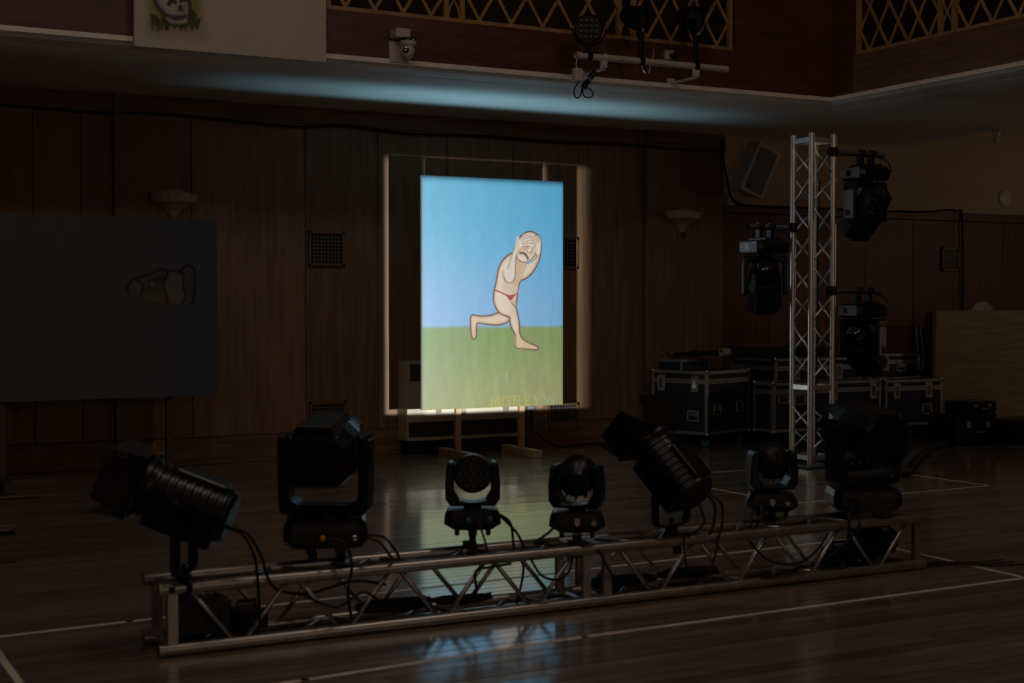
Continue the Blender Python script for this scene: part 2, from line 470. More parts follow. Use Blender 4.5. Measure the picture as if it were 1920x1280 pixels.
# oak lower rail on the side gallery's fascia, solid corner pier
struct(B().box(FAS_X - 0.006, FAS_X - 0.0005, Y_END, FAS_Y - 0.30, 3.264, 3.60).obj('trim_3', M_oakrail))
pier = B()
pier.box(at(1378, 60, Y=FAS_Y).x, FAS_X + 0.045, FAS_Y + 0.002, FAS_Y + 0.05, 3.60, 4.7)
pier.box(FAS_X + 0.002, FAS_X + 0.05, FAS_Y - 0.30, FAS_Y + 0.045, 3.60, 4.7)
struct(pier.obj('wall_gallery_corner', M_red))
# screw heads on the fascia
for u, v in ((613, 42), (613, 70), (613, 100), (859, 68), (859, 94), (1382, 120), (1382, 142), (1590, 128)):
    p = at(u, v, Y=FAS_Y)
    B().lathe([(0.001, 0.004), (0.008, 0.003), (0.009, 0.0)], 8, Matrix.Translation(p) @ Matrix.Rotation(math.pi/2, 4, 'X')).obj('screw_head', M_blackm, bpy.data.objects['wall_gallery'])

struct(B().box(11.1, 11.2, Y_END, 12.13, 3.262, 7.39).obj('wall_side_blocker', M_dark))  # wall added to stop lamp light crossing above the side gallery
# ---- gallery lattice railings
def railing(name, label, origin, dirv, length, sections):
    """sections: list of ('post', s) and ('arc', s0, s1) and ('lat', s0, s1) along the run."""
    ang = math.atan2(dirv[1], dirv[0])
    root = thing(name, label, 'railing', origin, (0, 0, ang))
    zb, zt = 0.0, 0.95
    B().box(0, length, -0.02, 0.03, zb, zb + 0.03).obj('bottom_rail', M_lattice, root)
    B().box(0, length, -0.03, 0.04, zt, zt + 0.06).obj('top_rail', M_lattice, root)
    pitch, slope = 0.262, 1.62
    def slat(a, b, th=0.009, w=0.013):
        (x0, z0), (x1, z1) = a, b
        L = math.hypot(x1 - x0, z1 - z0)
        if L < 0.04: return
        me = B().box(0, L, -th / 2, th / 2, -w, w).mesh('slat')
        o = link('slat', me, M_lattice, root, (x0, slat.y, z0), (0, -math.atan2(z1 - z0, x1 - x0), 0))
    for s in sections:
        if s[0] == 'post':
            B().box(s[1] - 0.018, s[1] + 0.018, -0.018, 0.022, zb, zt).obj('post', M_lattice, root)
        elif s[0] == 'arc':
            s0, s1 = s[1], s[2]
            for sg in (1, -1):
                xm = (s0 + s1) / 2; hw = (s1 - s0) / 2 - 0.015
                pts = []
                for k in range(13):
                    t = k / 12
                    pts.append((xm + sg * hw * math.cos(math.pi * t * 3), 0.004 * sg, zb + 0.03 + (zt - 0.03) * t))
                B().tube(pts, 0.009, 6).obj('curved_slat', M_lattice, root)
        else:
            s0, s1 = s[1], s[2]; n = max(1, round((s1 - s0) / pitch)); p = (s1 - s0) / n
            H = zt - 0.03
            for i in range(-4, n + 4):
                for sg in (1, -1):
                    xa = s0 + (i + 0.5) * p; xb = xa + sg * H / slope
                    z_a, z_b = zb + 0.03, zt
                    # clip to the section
                    lo, hi = 0.0, 1.0
                    for bound, sign in ((s0, 1), (s1, -1)):
                        fa = (xa - bound) * sign; fb = (xb - bound) * sign
                        if fa < 0 and fb < 0: lo = 2; break
                        if fa < 0: lo = max(lo, fa / (fa - fb))
                        if fb < 0: hi = min(hi, fa / (fa - fb))
                    if hi - lo <= 0.02: continue
                    slat.y = 0.006 * sg
                    slat((xa + (xb - xa) * lo, z_a + (z_b - z_a) * lo), (xa + (xb - xa) * hi, z_a + (z_b - z_a) * hi))
    return root
x_a = at(612, 20, Y=FAS_Y).x; x_b = at(1374, 90, Y=FAS_Y).x
def rx(u, v=50): return at(u, v, Y=FAS_Y).x - x_a
Lb = x_b - x_a
railing('gallery_railing', 'ochre wooden lattice railing on the gallery above the lit painting', (x_a, FAS_Y + 0.02, 3.60), (1, 0), Lb,
        [('post', 0.02), ('lat', 0.04, rx(836)), ('post', rx(838)), ('arc', rx(838), rx(868)), ('post', rx(868)),
         ('lat', rx(870), rx(1160)), ('post', rx(1162)), ('arc', rx(1162), rx(1190)), ('post', rx(1190)), ('lat', rx(1192), Lb - 0.04), ('post', Lb - 0.02)])
y_a = at(1604, 100, X=FAS_X).y
def ry(u): return y_a - at(u, 60, X=FAS_X).y
railing('gallery_railing', 'olive-lit lattice railing on the side gallery at upper right', (FAS_X + 0.02, y_a, 3.60), (0, -1), 4.5,
        [('post', 0.02), ('lat', 0.04, ry(1757)), ('post', ry(1760)), ('arc', ry(1760), ry(1786)), ('post', ry(1786)), ('lat', ry(1790), ry(1790) + 1.8), ('post', ry(1790) + 1.8)])
# tiered benches behind the lattice, showing as pale nosings in the dark
def tier(label, x0, x1, y0, n, axis='x'):
    t = thing('tiered_bench', label, 'bench', (x0, y0, 3.2612))
    L = x1 - x0
    for k in range(n):
        if axis == 'x':
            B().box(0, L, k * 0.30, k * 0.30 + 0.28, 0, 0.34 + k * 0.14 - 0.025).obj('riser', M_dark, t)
            B().box(0, L, k * 0.30 - 0.02, k * 0.30 + 0.28, 0.34 + k * 0.14 - 0.025, 0.34 + k * 0.14).obj('seat_board', M_lattice, t)
        else:
            B().box(k * 0.30, k * 0.30 + 0.28, -L, 0, 0, 0.34 + k * 0.14 - 0.025).obj('riser', M_dark, t)
            B().box(k * 0.30 - 0.02, k * 0.30 + 0.28, -L, 0, 0.34 + k * 0.14 - 0.025, 0.34 + k * 0.14).obj('seat_board', M_lattice, t)
tier('tiered wooden bench seen through the lattice above the lit painting', 5.35, 6.35, 10.75, 3)
tier('tiered wooden bench seen through the lattice at upper right', 9.3, 10.5, 9.0, 3, 'y')

# ================================================================== CANVASES
def seg_dist(P, a, b):
    a = np.array(a, float); b = np.array(b, float); d = b - a
    t = np.clip(((P - a) @ d) / max(d @ d, 1e-12), 0, 1)
    return np.linalg.norm(P - (a + t[:, None] * d), axis=1)
def line_dist(P, pts):
    return np.min([seg_dist(P, a, b) for a, b in zip(pts[:-1], pts[1:])], axis=0)
def poly_sd(P, poly):
    poly = np.array(poly, float); D = np.full(len(P), 1e9); ins = np.zeros(len(P), bool)
    for a, b in zip(poly, np.roll(poly, -1, axis=0)):
        D = np.minimum(D, seg_dist(P, a, b))
        c = ((a[1] > P[:, 1]) != (b[1] > P[:, 1]))
        xi = (b[0] - a[0]) * (P[:, 1] - a[1]) / (b[1] - a[1] + 1e-12) + a[0]
        ins ^= c & (P[:, 0] < xi)
    return np.where(ins, -D, D)
def sstep(a, b, x):
    t = np.clip((x - a) / (b - a), 0, 1); return t * t * (3 - 2 * t)
def mixc(C, col, w): return C * (1 - w[:, None]) + np.array(col)[None, :] * w[:, None]
def rounded(pts, k=4, closed=True):
    P = [Vector(p) for p in pts]; n = len(P); out = []
    rng = range(n) if closed else range(n - 1)
    for i in rng:
        g = (lambda j: P[j % n]) if closed else (lambda j: P[min(max(j, 0), n - 1)])
        p0, p1, p2, p3 = g(i-1), g(i), g(i+1), g(i+2)
        for j in range(k):
            t = j / k
            out.append(tuple(0.5 * ((2*p1) + (p2-p0)*t + (2*p0-5*p1+4*p2-p3)*t*t + (-p0+3*p1-3*p2+p3)*t**3)))
    if not closed: out.append(tuple(P[-1]))
    return out
def fbm(P, sx, sz, seed):
    rs = np.random.RandomState(seed); o = np.zeros(len(P))
    for k in range(7):
        a = rs.uniform(0, 2 * math.pi); f = 1.7 ** k
        o += np.sin(P[:, 0] * sx * f * math.cos(a) * 3 + P[:, 1] * sz * f * math.sin(a) * 3 + rs.uniform(0, 6.28) + 1.3 * np.sin(P[:, 1] * sz * f + k)) / (1.35 ** k)
    return o / 3.0

def make_canvas(name, label, x0, x1, yf, z0, z1, res, fn, thick=0.035, gain=1.0, m=None):
    root = thing(name, label, 'painting', ((x0 + x1) / 2, yf, z0))
    nx = int((x1 - x0) / res) + 1; nz = int((z1 - z0) / res) + 1
    X, Z = np.meshgrid(np.linspace(x0, x1, nx), np.linspace(z0, z1, nz))
    P = np.stack([X.ravel(), Z.ravel()], 1)
    C = fn(P) * gain
    me = bpy.data.meshes.new('canvas')
    co = np.zeros((len(P), 3)); co[:, 0] = P[:, 0] - (x0 + x1) / 2; co[:, 2] = P[:, 1] - z0
    idx = np.arange(nx * nz).reshape(nz, nx)
    q = np.stack([idx[:-1, :-1], idx[:-1, 1:], idx[1:, 1:], idx[1:, :-1]], -1).reshape(-1, 4)
    me.vertices.add(len(co)); me.vertices.foreach_set('co', co.ravel())
    me.loops.add(q.size); me.loops.foreach_set('vertex_index', q.ravel().astype(np.int32))
    me.polygons.add(len(q)); me.polygons.foreach_set('loop_start', np.arange(0, q.size, 4, dtype=np.int32))
    me.polygons.foreach_set('loop_total', np.full(len(q), 4, np.int32))
    me.update(calc_edges=True)
    a = me.color_attributes.new('paint', 'FLOAT_COLOR', 'POINT')
    a.data.foreach_set('color', np.concatenate([np.clip(C, 0, 1), np.ones((len(C), 1))], 1).astype(np.float32).ravel())
    link('canvas', me, m or M_paint, root)
    hw = (x1 - x0) / 2
    B().box(-hw, hw, 0.0006, thick, 0, z1 - z0).obj('stretcher', M_canvas_edge, root)
    return root

# ---- the lit canvas: a figure running over grass under a blue sky
def c5(pts):
    out = []
    for x, y in pts:
        p = at(840 + x / 4.573, 400 + y / 4.573, Y=PAINT_Y); out.append((p.x, p.z))
    return out
def runner(P):
    x, z = P[:, 0], P[:, 1]
    n1 = fbm(P, 2.2, 0.9, 1); n2 = fbm(P, 9, 2.2, 2); n3 = fbm(P, 24, 5, 3)
    s = (x - PX0) / (PX1 - PX0); hz = at(925, 612, Y=PAINT_Y).z
    h = np.clip((z - hz) / (PZ1 - hz), 0, 1)
    top = np.stack([0.15 - 0.05 * s, 0.49 - 0.05 * s, 0.71 - 0.02 * s], 1)
    low = np.stack([0.27 - 0.08 * s, 0.47 - 0.04 * s, 0.74 - 0.05 * s], 1)
    w = sstep(0.0, 0.75, h + 0.06 * n1)[:, None]
    C = low * (1 - w) + top * w
    C *= (1 + 0.04 * n2 + 0.025 * n3)[:, None]
    g = np.clip((hz - z) / (hz - PZ0), 0, 1)
    gt = np.array([0.22, 0.32, 0.09]); gb = np.array([0.36, 0.37, 0.14])
    wg = sstep(0, 1, g)[:, None]
    G = gt * (1 - wg) + gb * wg
    G = G * (1 + 0.10 * n2 + 0.07 * n3)[:, None]
    G = mixc(G, (0.30, 0.27, 0.14), np.clip(0.45 * n1 + 0.12, 0, 0.55))
    G = mixc(G, (0.16, 0.33, 0.09), np.clip(0.5 * (1 - s) * (1 - g) * 0.8, 0, 1))
    edge = sstep(-0.022, 0.022, hz - z + 0.007 * n1)
    C = C * (1 - edge[:, None]) + G * edge[:, None]
    SK, SH, OUT = (0.80, 0.65, 0.50), (0.58, 0.34, 0.17), (0.10, 0.03, 0.03)
    body = rounded(c5([(555,335),(500,370),(460,415),(435,470),(422,530),(410,600),(398,650),(390,700),(392,750),(405,795),(430,840),(465,868),(520,890),(530,925),(540,970),(560,1010),(578,1050),(580,1090),(577,1120),(580,1146),(595,1156),(640,1160),(700,1165),(752,1169),(772,1158),(768,1140),(745,1130),(700,1112),(660,1090),(630,1060),(615,1020),(614,960),(605,900),(592,840),(582,800),(590,750),(596,690),(604,640),(612,600),(630,575),(680,550),(730,500),(770,430),(790,370),(800,290),(795,230),(780,195),(740,165),(700,155),(660,168),(625,195),(600,230),(580,280),(562,322)]), 3)
    leg = rounded(c5([(200,878),(215,868),(240,875),(300,880),(370,872),(430,850),(480,845),(525,880),(528,912),(490,942),(430,955),(370,955),(300,945),(255,940),(247,960),(243,1010),(245,1040),(235,1070),(220,1078),(205,1060),(197,1010),(192,950),(192,900)]), 3)
    px = 0.00110        # one crop pixel on the canvas
    for poly, tan in ((leg, 0.55), (body, 0.15)):
        sd = poly_sd(P, poly)
        C = mixc(C, (0.25, 0.20, 0.16), 0.30 * (1 - sstep(0, 0.022, sd)) * (sd > 0))
        sk = np.tile(np.array(SK), (len(P), 1)) * (1 + 0.05 * n2)[:, None]
        sk = mixc(sk, SH, np.clip(tan + 0.25 * n1, 0, 1) * 0.6)
        sk = mixc(sk, SH, 0.85 * (1 - sstep(0.002, 0.034, -sd)))
        w = 1 - sstep(-0.002, 0.002, sd)
        C = C * (1 - w[:, None]) + sk * w[:, None]
        C = mixc(C, OUT, 0.95 * (1 - sstep(0.0036, 0.0080, np.abs(sd))))
        inside = sd < 0
    def shade(pts, col, wid, k=0.8, only=True):
        nonlocal C
        d = line_dist(P, rounded(c5(pts), 4, False))
        w = k * (1 - sstep(wid * 0.35, wid, d))
        if only: w = w * inside
        C = mixc(C, col, w)
    def blob(pts, col, soft=0.006, k=1.0):
        nonlocal C
        sd = poly_sd(P, rounded(c5(pts), 3)); C = mixc(C, col, k * (1 - sstep(-soft, soft, sd)))
    # warm shade of chest, belly, neck and lower leg
    blob([(585,380),(650,420),(640,500),(610,590),(575,640),(545,610),(575,520)], SH, 0.02, 0.7)
    blob([(470,590),(560,620),(600,640),(592,690),(545,698),(470,675)], (0.66, 0.46, 0.30), 0.02, 0.6)
    blob([(545,770),(580,800),(560,900),(525,880)], (0.66, 0.48, 0.32), 0.02, 0.5)
    blob([(575,1050),(640,1090),(740,1140),(700,1155),(585,1145)], (0.66, 0.42, 0.20), 0.02, 0.6)
    blob([(555,740),(582,740),(580,800),(560,780)], SH, 0.008, 0.7)
    # near arm, held up to the head
    arm = [(590,200),(612,205),(600,250),(592,300),(585,360),(580,420),(576,480),(572,545),(555,582),(525,594),(498,582),(478,550),(480,500),(515,455),(535,410),(552,345),(575,285)]
    blob(arm, (0.76, 0.66, 0.56), 0.008, 0.85)
    shade([(478,548),(495,580),(525,596),(557,582),(573,545),(578,470),(581,400),(588,350)], (0.22, 0.09, 0.07), 0.0085, 0.8)
    shade([(470,500),(476,545),(495,580)], (0.32, 0.22, 0.22), 0.02, 0.5)
    shade([(555,340),(540,390),(525,440),(512,470)], (0.35, 0.24, 0.22), 0.014, 0.55)
    # far arm
    shade([(668,425),(660,470),(640,520),(624,575)], (0.40, 0.24, 0.16), 0.010, 0.6)
    # face
    blob([(600,330),(640,285),(700,265),(740,300),(750,350),(725,390),(690,412),(650,415),(612,398),(592,365)], (0.72, 0.55, 0.40), 0.006, 0.9)
    blob([(605,365),(650,375),(690,395),(660,412),(620,402)], (0.82, 0.72, 0.60), 0.008, 0.8)
    blob([(640,290),(700,275),(735,300),(730,340),(705,345),(690,310),(650,315)], (0.62, 0.28, 0.14), 0.012, 0.6)
    shade([(588,362),(602,395),(632,413),(665,418),(702,402),(736,372),(750,335)], (0.20, 0.08, 0.06), 0.007, 0.85)
    shade([(618,340),(640,338),(662,352),(678,372),(684,390)], (0.10, 0.05, 0.035), 0.013, 1.0)
    shade([(616,334),(642,331),(668,346),(688,372)], (0.40, 0.16, 0.10), 0.005, 0.7)
    shade([(705,295),(700,312),(690,322)], (0.90, 0.85, 0.78), 0.011, 0.95)
    shade([(678,312),(682,328),(694,338),(708,334)], (0.40, 0.16, 0.10), 0.005, 0.7)
    # crown of the head between the hands
    blob([(640,185),(700,162),(750,185),(745,225),(715,240),(700,205),(660,200)], (0.74, 0.56, 0.44), 0.008, 0.7)
    # fingers
    for pts in ([(618,232),(640,210),(675,195),(710,192)], [(612,255),(645,228),(690,214),(722,216)], [(622,275),(660,250),(700,238),(728,236)], [(628,300),(660,275),(692,262),(718,272)]):
        shade(pts, (0.84, 0.74, 0.62), 0.016, 0.95)
    for pts in ([(622,222),(650,200),(690,188),(712,196)], [(628,240),(660,216),(700,205),(722,210)], [(636,262),(672,240),(712,228),(728,232)], [(632,288),(665,263),(700,252),(722,262)], [(598,338),(622,305),(650,288),(690,278)]):
        shade(pts, (0.28, 0.10, 0.07), 0.0048, 0.85)
    blob([(742,205),(775,190),(795,235),(795,300),(785,350),(765,345),(752,310),(745,260)], (0.80, 0.68, 0.56), 0.008, 0.8)
    for pts in ([(725,225),(745,245),(752,290)], [(728,205),(755,225),(765,262)], [(740,190),(765,210),(778,245)], [(718,240),(735,265),(742,300)], [(752,180),(775,200),(782,225)]):
        shade(pts, (0.28, 0.10, 0.07), 0.0048, 0.85)
    shade([(752,345),(760,372),(745,392),(715,415),(675,432)], (0.20, 0.08, 0.06), 0.007, 0.85)
    blob([(676,422),(705,410),(738,390),(752,374),(748,390),(728,408),(702,426),(680,433)], (0.13, 0.44, 0.64), 0.003, 1.0)
    # red brief
    blob([(488,696),(510,700),(550,704),(578,694),(560,725),(540,744),(515,722)], (0.42, 0.04, 0.05), 0.003, 1.0)
    shade([(397,656),(445,672),(495,696),(545,704),(598,684)], (0.40, 0.04, 0.06), 0.0085, 1.0)
    shade([(397,662),(445,678),(490,702)], (0.18, 0.03, 0.03), 0.003, 0.6)
    shade([(512,722),(535,750),(560,785),(582,806)], (0.22, 0.09, 0.06), 0.007, 0.85)
    shade([(430,840),(465,868),(525,888),(528,925)], (0.20, 0.08, 0.06), 0.0075, 0.85)
    shade([(548,668),(553,678)], (0.40, 0.20, 0.12), 0.005, 0.8)
    # yellow letters at the foot of the canvas
    def c4(pts):
        out = []
        for a, b in pts:
            p = at(a, b, Y=PAINT_Y); out.append((p.x, p.z))
        return out
    strokes = [[(922,743),(922,764)],[(930,742),(930,763)],[(922,754),(930,753)],
               [(935,743),(935,760),(939,763),(943,759),(943,742)],
               [(956,745),(952,742),(948,746),(951,751),(956,754),(955,760),(951,762),(947,759)],
               [(959,743),(969,742)],[(964,743),(964,762)],
               [(974,742),(974,761),(981,760)],
               [(992,741),(985,741),(985,760),(992,759)],[(985,750),(991,750)]]
    for st in strokes:
        d = line_dist(P, c4(st)); C = mixc(C, (0.55, 0.48, 0.03), 0.7 * (1 - sstep(0.003, 0.0085, d)))
    for u0, v0, u1, v1 in ((1001, 740, 1008, 757), (1018, 738, 1026, 755), (1026, 755, 1032, 742), (950, 700, 952, 722)):
        d = line_dist(P, c4([(u0, v0), (u1, v1)])); C = mixc(C, (0.50, 0.58, 0.40), 0.35 * (1 - sstep(0.002, 0.010, d)))
    return C
make_canvas('painting', 'brightly lit canvas of a running nude figure on grass against blue sky', PX0, PX1, PAINT_Y, PZ0, PZ1, 0.0042, runner, gain=0.355, m=M_varnish)

# ---- unlit grey canvas with a head lying on its side
GY = 11.08
gp = at(406, 411, Y=GY); gq = at(406, 741, Y=GY)
def cg(pts):
    out = []
    for x, y in pts:
        p = at(220 + x / 9.844, 470 + y / 9.844, Y=GY); out.append((p.x, p.z))
    return out
def lying_head(P):
    n1 = fbm(P, 2, 2, 11); n2 = fbm(P, 8, 8, 12)
    C = np.tile(np.array((0.085, 0.102, 0.128)), (len(P), 1)) * (1 + 0.05 * n1 + 0.03 * n2)[:, None]
    s = np.clip((P[:, 0] - (gp.x - 0.6)) / 0.6, 0, 1)
    C = mixc(C, (0.066, 0.092, 0.145), 0.7 * s)
    OUT = (0.012, 0.011, 0.010)
    def blob(pts, col, soft=0.006, k=1.0):
        nonlocal C
        sd = poly_sd(P, rounded(cg(pts), 3)); C = mixc(C, col, k * (1 - sstep(-soft, soft, sd)))
    def shade(pts, col, wid, k=0.9):
        nonlocal C
        d = line_dist(P, rounded(cg(pts), 4, False)); C = mixc(C, col, k * (1 - sstep(wid * 0.4, wid, d)))
    head = [(190,690),(230,590),(300,520),(370,490),(500,455),(650,420),(720,370),(830,340),(900,355),(1050,370),(1140,385),(1220,450),(1212,600),(1215,680),(1262,780),(1250,880),(1195,985),(900,972),(600,945),(400,915),(250,890),(195,850)]
    cap = [(1140,385),(1200,330),(1300,268),(1380,292),(1430,370),(1440,520),(1430,650),(1420,800),(1395,930),(1340,980),(1250,990),(1195,985),(1250,880),(1262,780),(1215,680),(1212,600),(1220,450)]
    blob(cap, (0.085, 0.082, 0.080)); blob(head, (0.115, 0.108, 0.09))
    blob([(930,390),(1130,390),(1210,460),(1205,600),(1215,690),(1255,790),(1240,880),(1190,975),(930,965),(900,850),(860,740),(850,640),(900,520)], (0.17, 0.145, 0.11), 0.008, 0.95)
    blob([(900,800),(1150,750),(1250,820),(1190,970),(600,940),(500,850)], (0.20, 0.165, 0.12), 0.05, 0.6)
    blob([(590,520),(880,400),(900,480),(850,600),(600,600)], (0.03, 0.028, 0.022), 0.03, 0.8)
    blob([(600,640),(830,650),(860,760),(700,800),(590,740)], (0.05, 0.045, 0.035), 0.03, 0.6)
    blob([(595,580),(680,590),(680,640),(600,650)], (0.19, 0.175, 0.14), 0.008, 0.8)
    shade([(190,760),(190,690),(230,590),(300,520),(370,490),(500,455),(650,420),(720,370),(830,340),(900,355),(1050,370),(1140,385),(1200,330),(1300,268),(1380,292),(1430,370),(1440,520),(1430,650),(1420,800),(1395,930),(1330,985)], OUT, 0.014)
    shade([(1140,385),(1220,450),(1212,600),(1215,680),(1262,780),(1250,880),(1195,985)], OUT, 0.013)
    shade([(935,385),(910,480),(850,590),(850,650),(870,740),(910,860),(925,955)], OUT, 0.013)
    shade([(350,530),(440,590),(475,660),(465,750),(425,820)], OUT, 0.015)
    shade([(590,590),(590,730)], OUT, 0.008, 0.6)
    shade([(300,900),(600,950),(900,978),(1190,990)], (0.05, 0.045, 0.04), 0.008, 0.5)
    return C
make_canvas('painting', 'unlit grey canvas with a capped head lying on its side', gp.x - 2.05, gp.x, GY, gq.z, gp.z, 0.0075, lying_head, gain=0.75)

# ---- pale canvas with a skull in grass, hung on the gallery front
SY = 10.07
sp0 = at(252, 84, Y=SY); sp1 = at(607, 118, Y=SY)
sz0 = (sp0.z + sp1.z) / 2
def cs(pts):
    out = []
    for x, y in pts:
        p = at(240 + x / 12.0, y / 12.0, Y=SY); out.append((p.x, p.z))
    return out
def skull(P):
    n1 = fbm(P, 3, 3, 21); n2 = fbm(P, 14, 14, 22)
    C = np.tile(np.array((0.47, 0.43, 0.37)), (len(P), 1)) * (1 + 0.03 * n1)[:, None]
    def blob(pts, col, soft=0.006, k=1.0):
        nonlocal C
        sd = poly_sd(P, rounded(cs(pts), 3)); C = mixc(C, col, np.clip(k * (1 - sstep(-soft, soft, sd)), 0, 1))
    def shade(pts, col, wid, k=0.9):
        nonlocal C
        d = line_dist(P, rounded(cs(pts), 4, False)); C = mixc(C, col, k * (1 - sstep(wid * 0.4, wid, d)))
    blob([(460,-700),(1560,-700),(1680,0),(1700,500),(1720,860),(1200,840),(460,780),(450,300)], (0.30, 0.27, 0.15), 0.06, 0.75)
    blob([(500,-600),(1560,-600),(1600,300),(1580,560),(1100,620),(560,560),(480,300)], (0.24, 0.22, 0.05), 0.03, 0.8)
    rs = random.Random(5)
    for k in range(70):
        bx = rs.uniform(520, 1600); by = rs.uniform(470, 690); h = rs.uniform(100, 260); dx = rs.uniform(-110, 60)
        shade([(bx, by), (bx + dx * 0.4, by - h * 0.6), (bx + dx, by - h)], rs.choice([(0.04, 0.06, 0.02), (0.07, 0.09, 0.02), (0.02, 0.03, 0.015), (0.16, 0.15, 0.04)]), 0.014, 0.75)
    sk = [(600,-60),(620,60),(700,190),(790,320),(900,470),(1010,540),(1150,560),(1290,540),(1370,430),(1395,250),(1385,120),(1350,-40),(1340,-350),(1200,-560),(950,-620),(720,-520),(600,-300)]
    blob(sk, (0.40, 0.38, 0.33), 0.006, 1.0)
    blob([(640,-40),(760,-60),(800,150),(770,240),(690,140)], (0.28, 0.26, 0.25), 0.03, 0.6)
    blob([(1200,80),(1380,60),(1380,300),(1250,320)], (0.27, 0.25, 0.22), 0.03, 0.6)
    blob([(830,160),(960,140),(1100,200),(1120,300),(930,320),(830,280)], (0.40, 0.36, 0.22), 0.03, 0.5)
    blob([(880,340),(1000,330),(1150,340),(1310,330),(1330,390),(1240,440),(1100,470),(960,430)], (0.035, 0.033, 0.045), 0.012, 0.95)
    shade([(600,-60),(620,60),(700,190),(790,300),(880,350)], (0.03, 0.035, 0.045), 0.024, 0.9)
    shade([(1350,-40),(1385,100),(1395,200),(1380,350),(1370,450)], (0.03, 0.035, 0.045), 0.018, 0.9)
    shade([(920,90),(960,30),(1010,15),(1060,50)], (0.02, 0.02, 0.022), 0.022, 0.95)
    shade([(1190,30),(1240,0),(1310,10)], (0.02, 0.02, 0.022), 0.018, 0.9)
    shade([(1150,230),(1165,150),(1190,150),(1215,225)], (0.02, 0.02, 0.022), 0.016, 0.95)
    shade([(800,220),(790,270),(850,330)], (0.08, 0.08, 0.08), 0.010, 0.7)
    shade([(870,390),(950,500),(1060,560)], (0.30, 0.24, 0.16), 0.012, 0.6)
    shade([(1370,450),(1350,540),(1200,570),(1000,560)], (0.05, 0.06, 0.02), 0.02, 0.8)
    return C
make_canvas('painting', 'pale canvas with a black outlined skull in grass hung on the gallery front', sp0.x, sp0.x + 1.42, SY, sz0, sz0 + 2.05, 0.008, skull, gain=1.15)

# ---- timber stands that carry the two canvases
def stand(label, y, posts, ztop, rail_z, M_pine=M_pine):
    t = thing('display_stand', label, 'stand', (posts[0], y, 0))
    for x in posts:
        B().box(x - posts[0] - 0.026, x - posts[0] + 0.026, 0.0, 0.045, 0.075, ztop, bev=0.002).obj('post', M_pine, t)
        B().box(x - posts[0] - 0.042, x - posts[0] + 0.042, -0.30, 0.34, 0.0, 0.075, bev=0.003).obj('foot', M_pine, t, rot=None)
    for rz in rail_z:
        B().box(-0.2, posts[1] - posts[0] + 0.2, 0.046, 0.075, rz, rz + 0.07, bev=0.002).obj('rail', M_pine, t)
    return t
pl = at(859, 800, Y=PAINT_Y + 0.05).x; pr = at(978, 800, Y=PAINT_Y + 0.05).x
stand('timber stand with two splayed feet under the lit painting', PAINT_Y + 0.036, (pl, pr), 2.3, (0.9, 1.9))
ql = at(4, 800, Y=GY + 0.05).x; qr = at(318, 800, Y=GY + 0.05).x
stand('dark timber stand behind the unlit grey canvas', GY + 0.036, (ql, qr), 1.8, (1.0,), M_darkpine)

# ================================================================== WALL FITTINGS
def vent(label, cu, cv, w, h, Y, nx=9, nz=8):
    p = at(cu, cv, Y=Y)
    t = thing('wall_vent', label, 'vent', (p.x, Y, p.z))
    fr = B()
    for a in ((-w/2, -w/2+0.025, -h/2, h/2), (w/2-0.025, w/2, -h/2, h/2), (-w/2, w/2, h/2-0.025, h/2), (-w/2, w/2, -h/2, -h/2+0.025)):
        fr.box(a[0], a[1], -0.03, -0.0005, a[2], a[3], bev=0.003)
    fr.obj('frame', M_ventframe, t)
    B().box(-w/2+0.02, w/2-0.02, -0.004, -0.0005, -h/2+0.02, h/2-0.02).obj('duct', M_rubber, t)
    for i in range(1, nx):
        x = -w/2 + 0.025 + (w - 0.05) * i / nx
        B().box(x-0.0035, x+0.0035, -0.020, -0.014, -h/2+0.02, h/2-0.02).obj('grid_bar', M_ventgrid, t)
    for j in range(1, nz):
        z = -h/2 + 0.025 + (h - 0.05) * j / nz
        B().box(-w/2+0.02, w/2-0.02, -0.0205, -0.0145, z-0.0035, z+0.0035).obj('grid_bar', M_ventgrid, t)
vent('square grille vent on panelling between grey canvas and lit painting', 611, 466, 0.345, 0.315, WALL_Y)
vent('low grille vent behind the left moving head light', 613, 783, 0.345, 0.30, WALL_Y)
vent('upper grille vent half hidden behind right edge of lit painting', 1054, 474, 0.345, 0.31, WALL_Y)
vent('low grille vent below right corner of lit painting, caught by the beam', 1055, 780, 0.345, 0.27, WALL_Y)
vent('grille vent in the boarded dado at far right', 1780, 486, 0.27, 0.27, 12.075)

# convector heater behind the painting
hx0, hx1 = at(765, 750, Y=11.86).x, at(986, 750, Y=11.86).x
t = thing('convector_heater', 'cream convector heater with dark grilles behind the lit painting', 'heater', (hx0, 11.86, 0))
W = hx1 - hx0
B().box(0, W, 0.02, 0.238, 0.13, 0.86, bev=0.006).obj('casing', M_heater, t)
B().box(0.02, W - 0.02, 0.03, 0.238, 0.0, 0.13).obj('plinth', M_rubber, t)
g = B().box(0.015, W - 0.015, 0.012, 0.022, 0.165, 0.30).obj('lower_grille', M_heatergrill, t)
for k in range(5):
    B().box(0.02, W - 0.02, 0.004, 0.013, 0.175 + k * 0.026, 0.187 + k * 0.026).obj('louvre', M_heatergrill, g)
B().box(0, W, 0.0, 0.022, 0.13, 0.16, bev=0.003).obj('bottom_lip', M_heater, t)
g = B().box(0.03, W - 0.03, 0.012, 0.022, 0.68, 0.83).obj('upper_grille', M_heatergrill, t)
for k in range(7):
    B().box(0.035, W - 0.035, 0.004, 0.013, 0.687 + k * 0.020, 0.697 + k * 0.020).obj('louvre', M_ventgrid, g)
p = at(993, 771, Y=12.10)
t = thing('wall_socket', 'small grey wall socket under the right edge of lit painting', 'socket', p)
B().box(-0.035, 0.035, -0.025, -0.0005, -0.05, 0.05, bev=0.004).obj('plate', M_panelgrey, t)
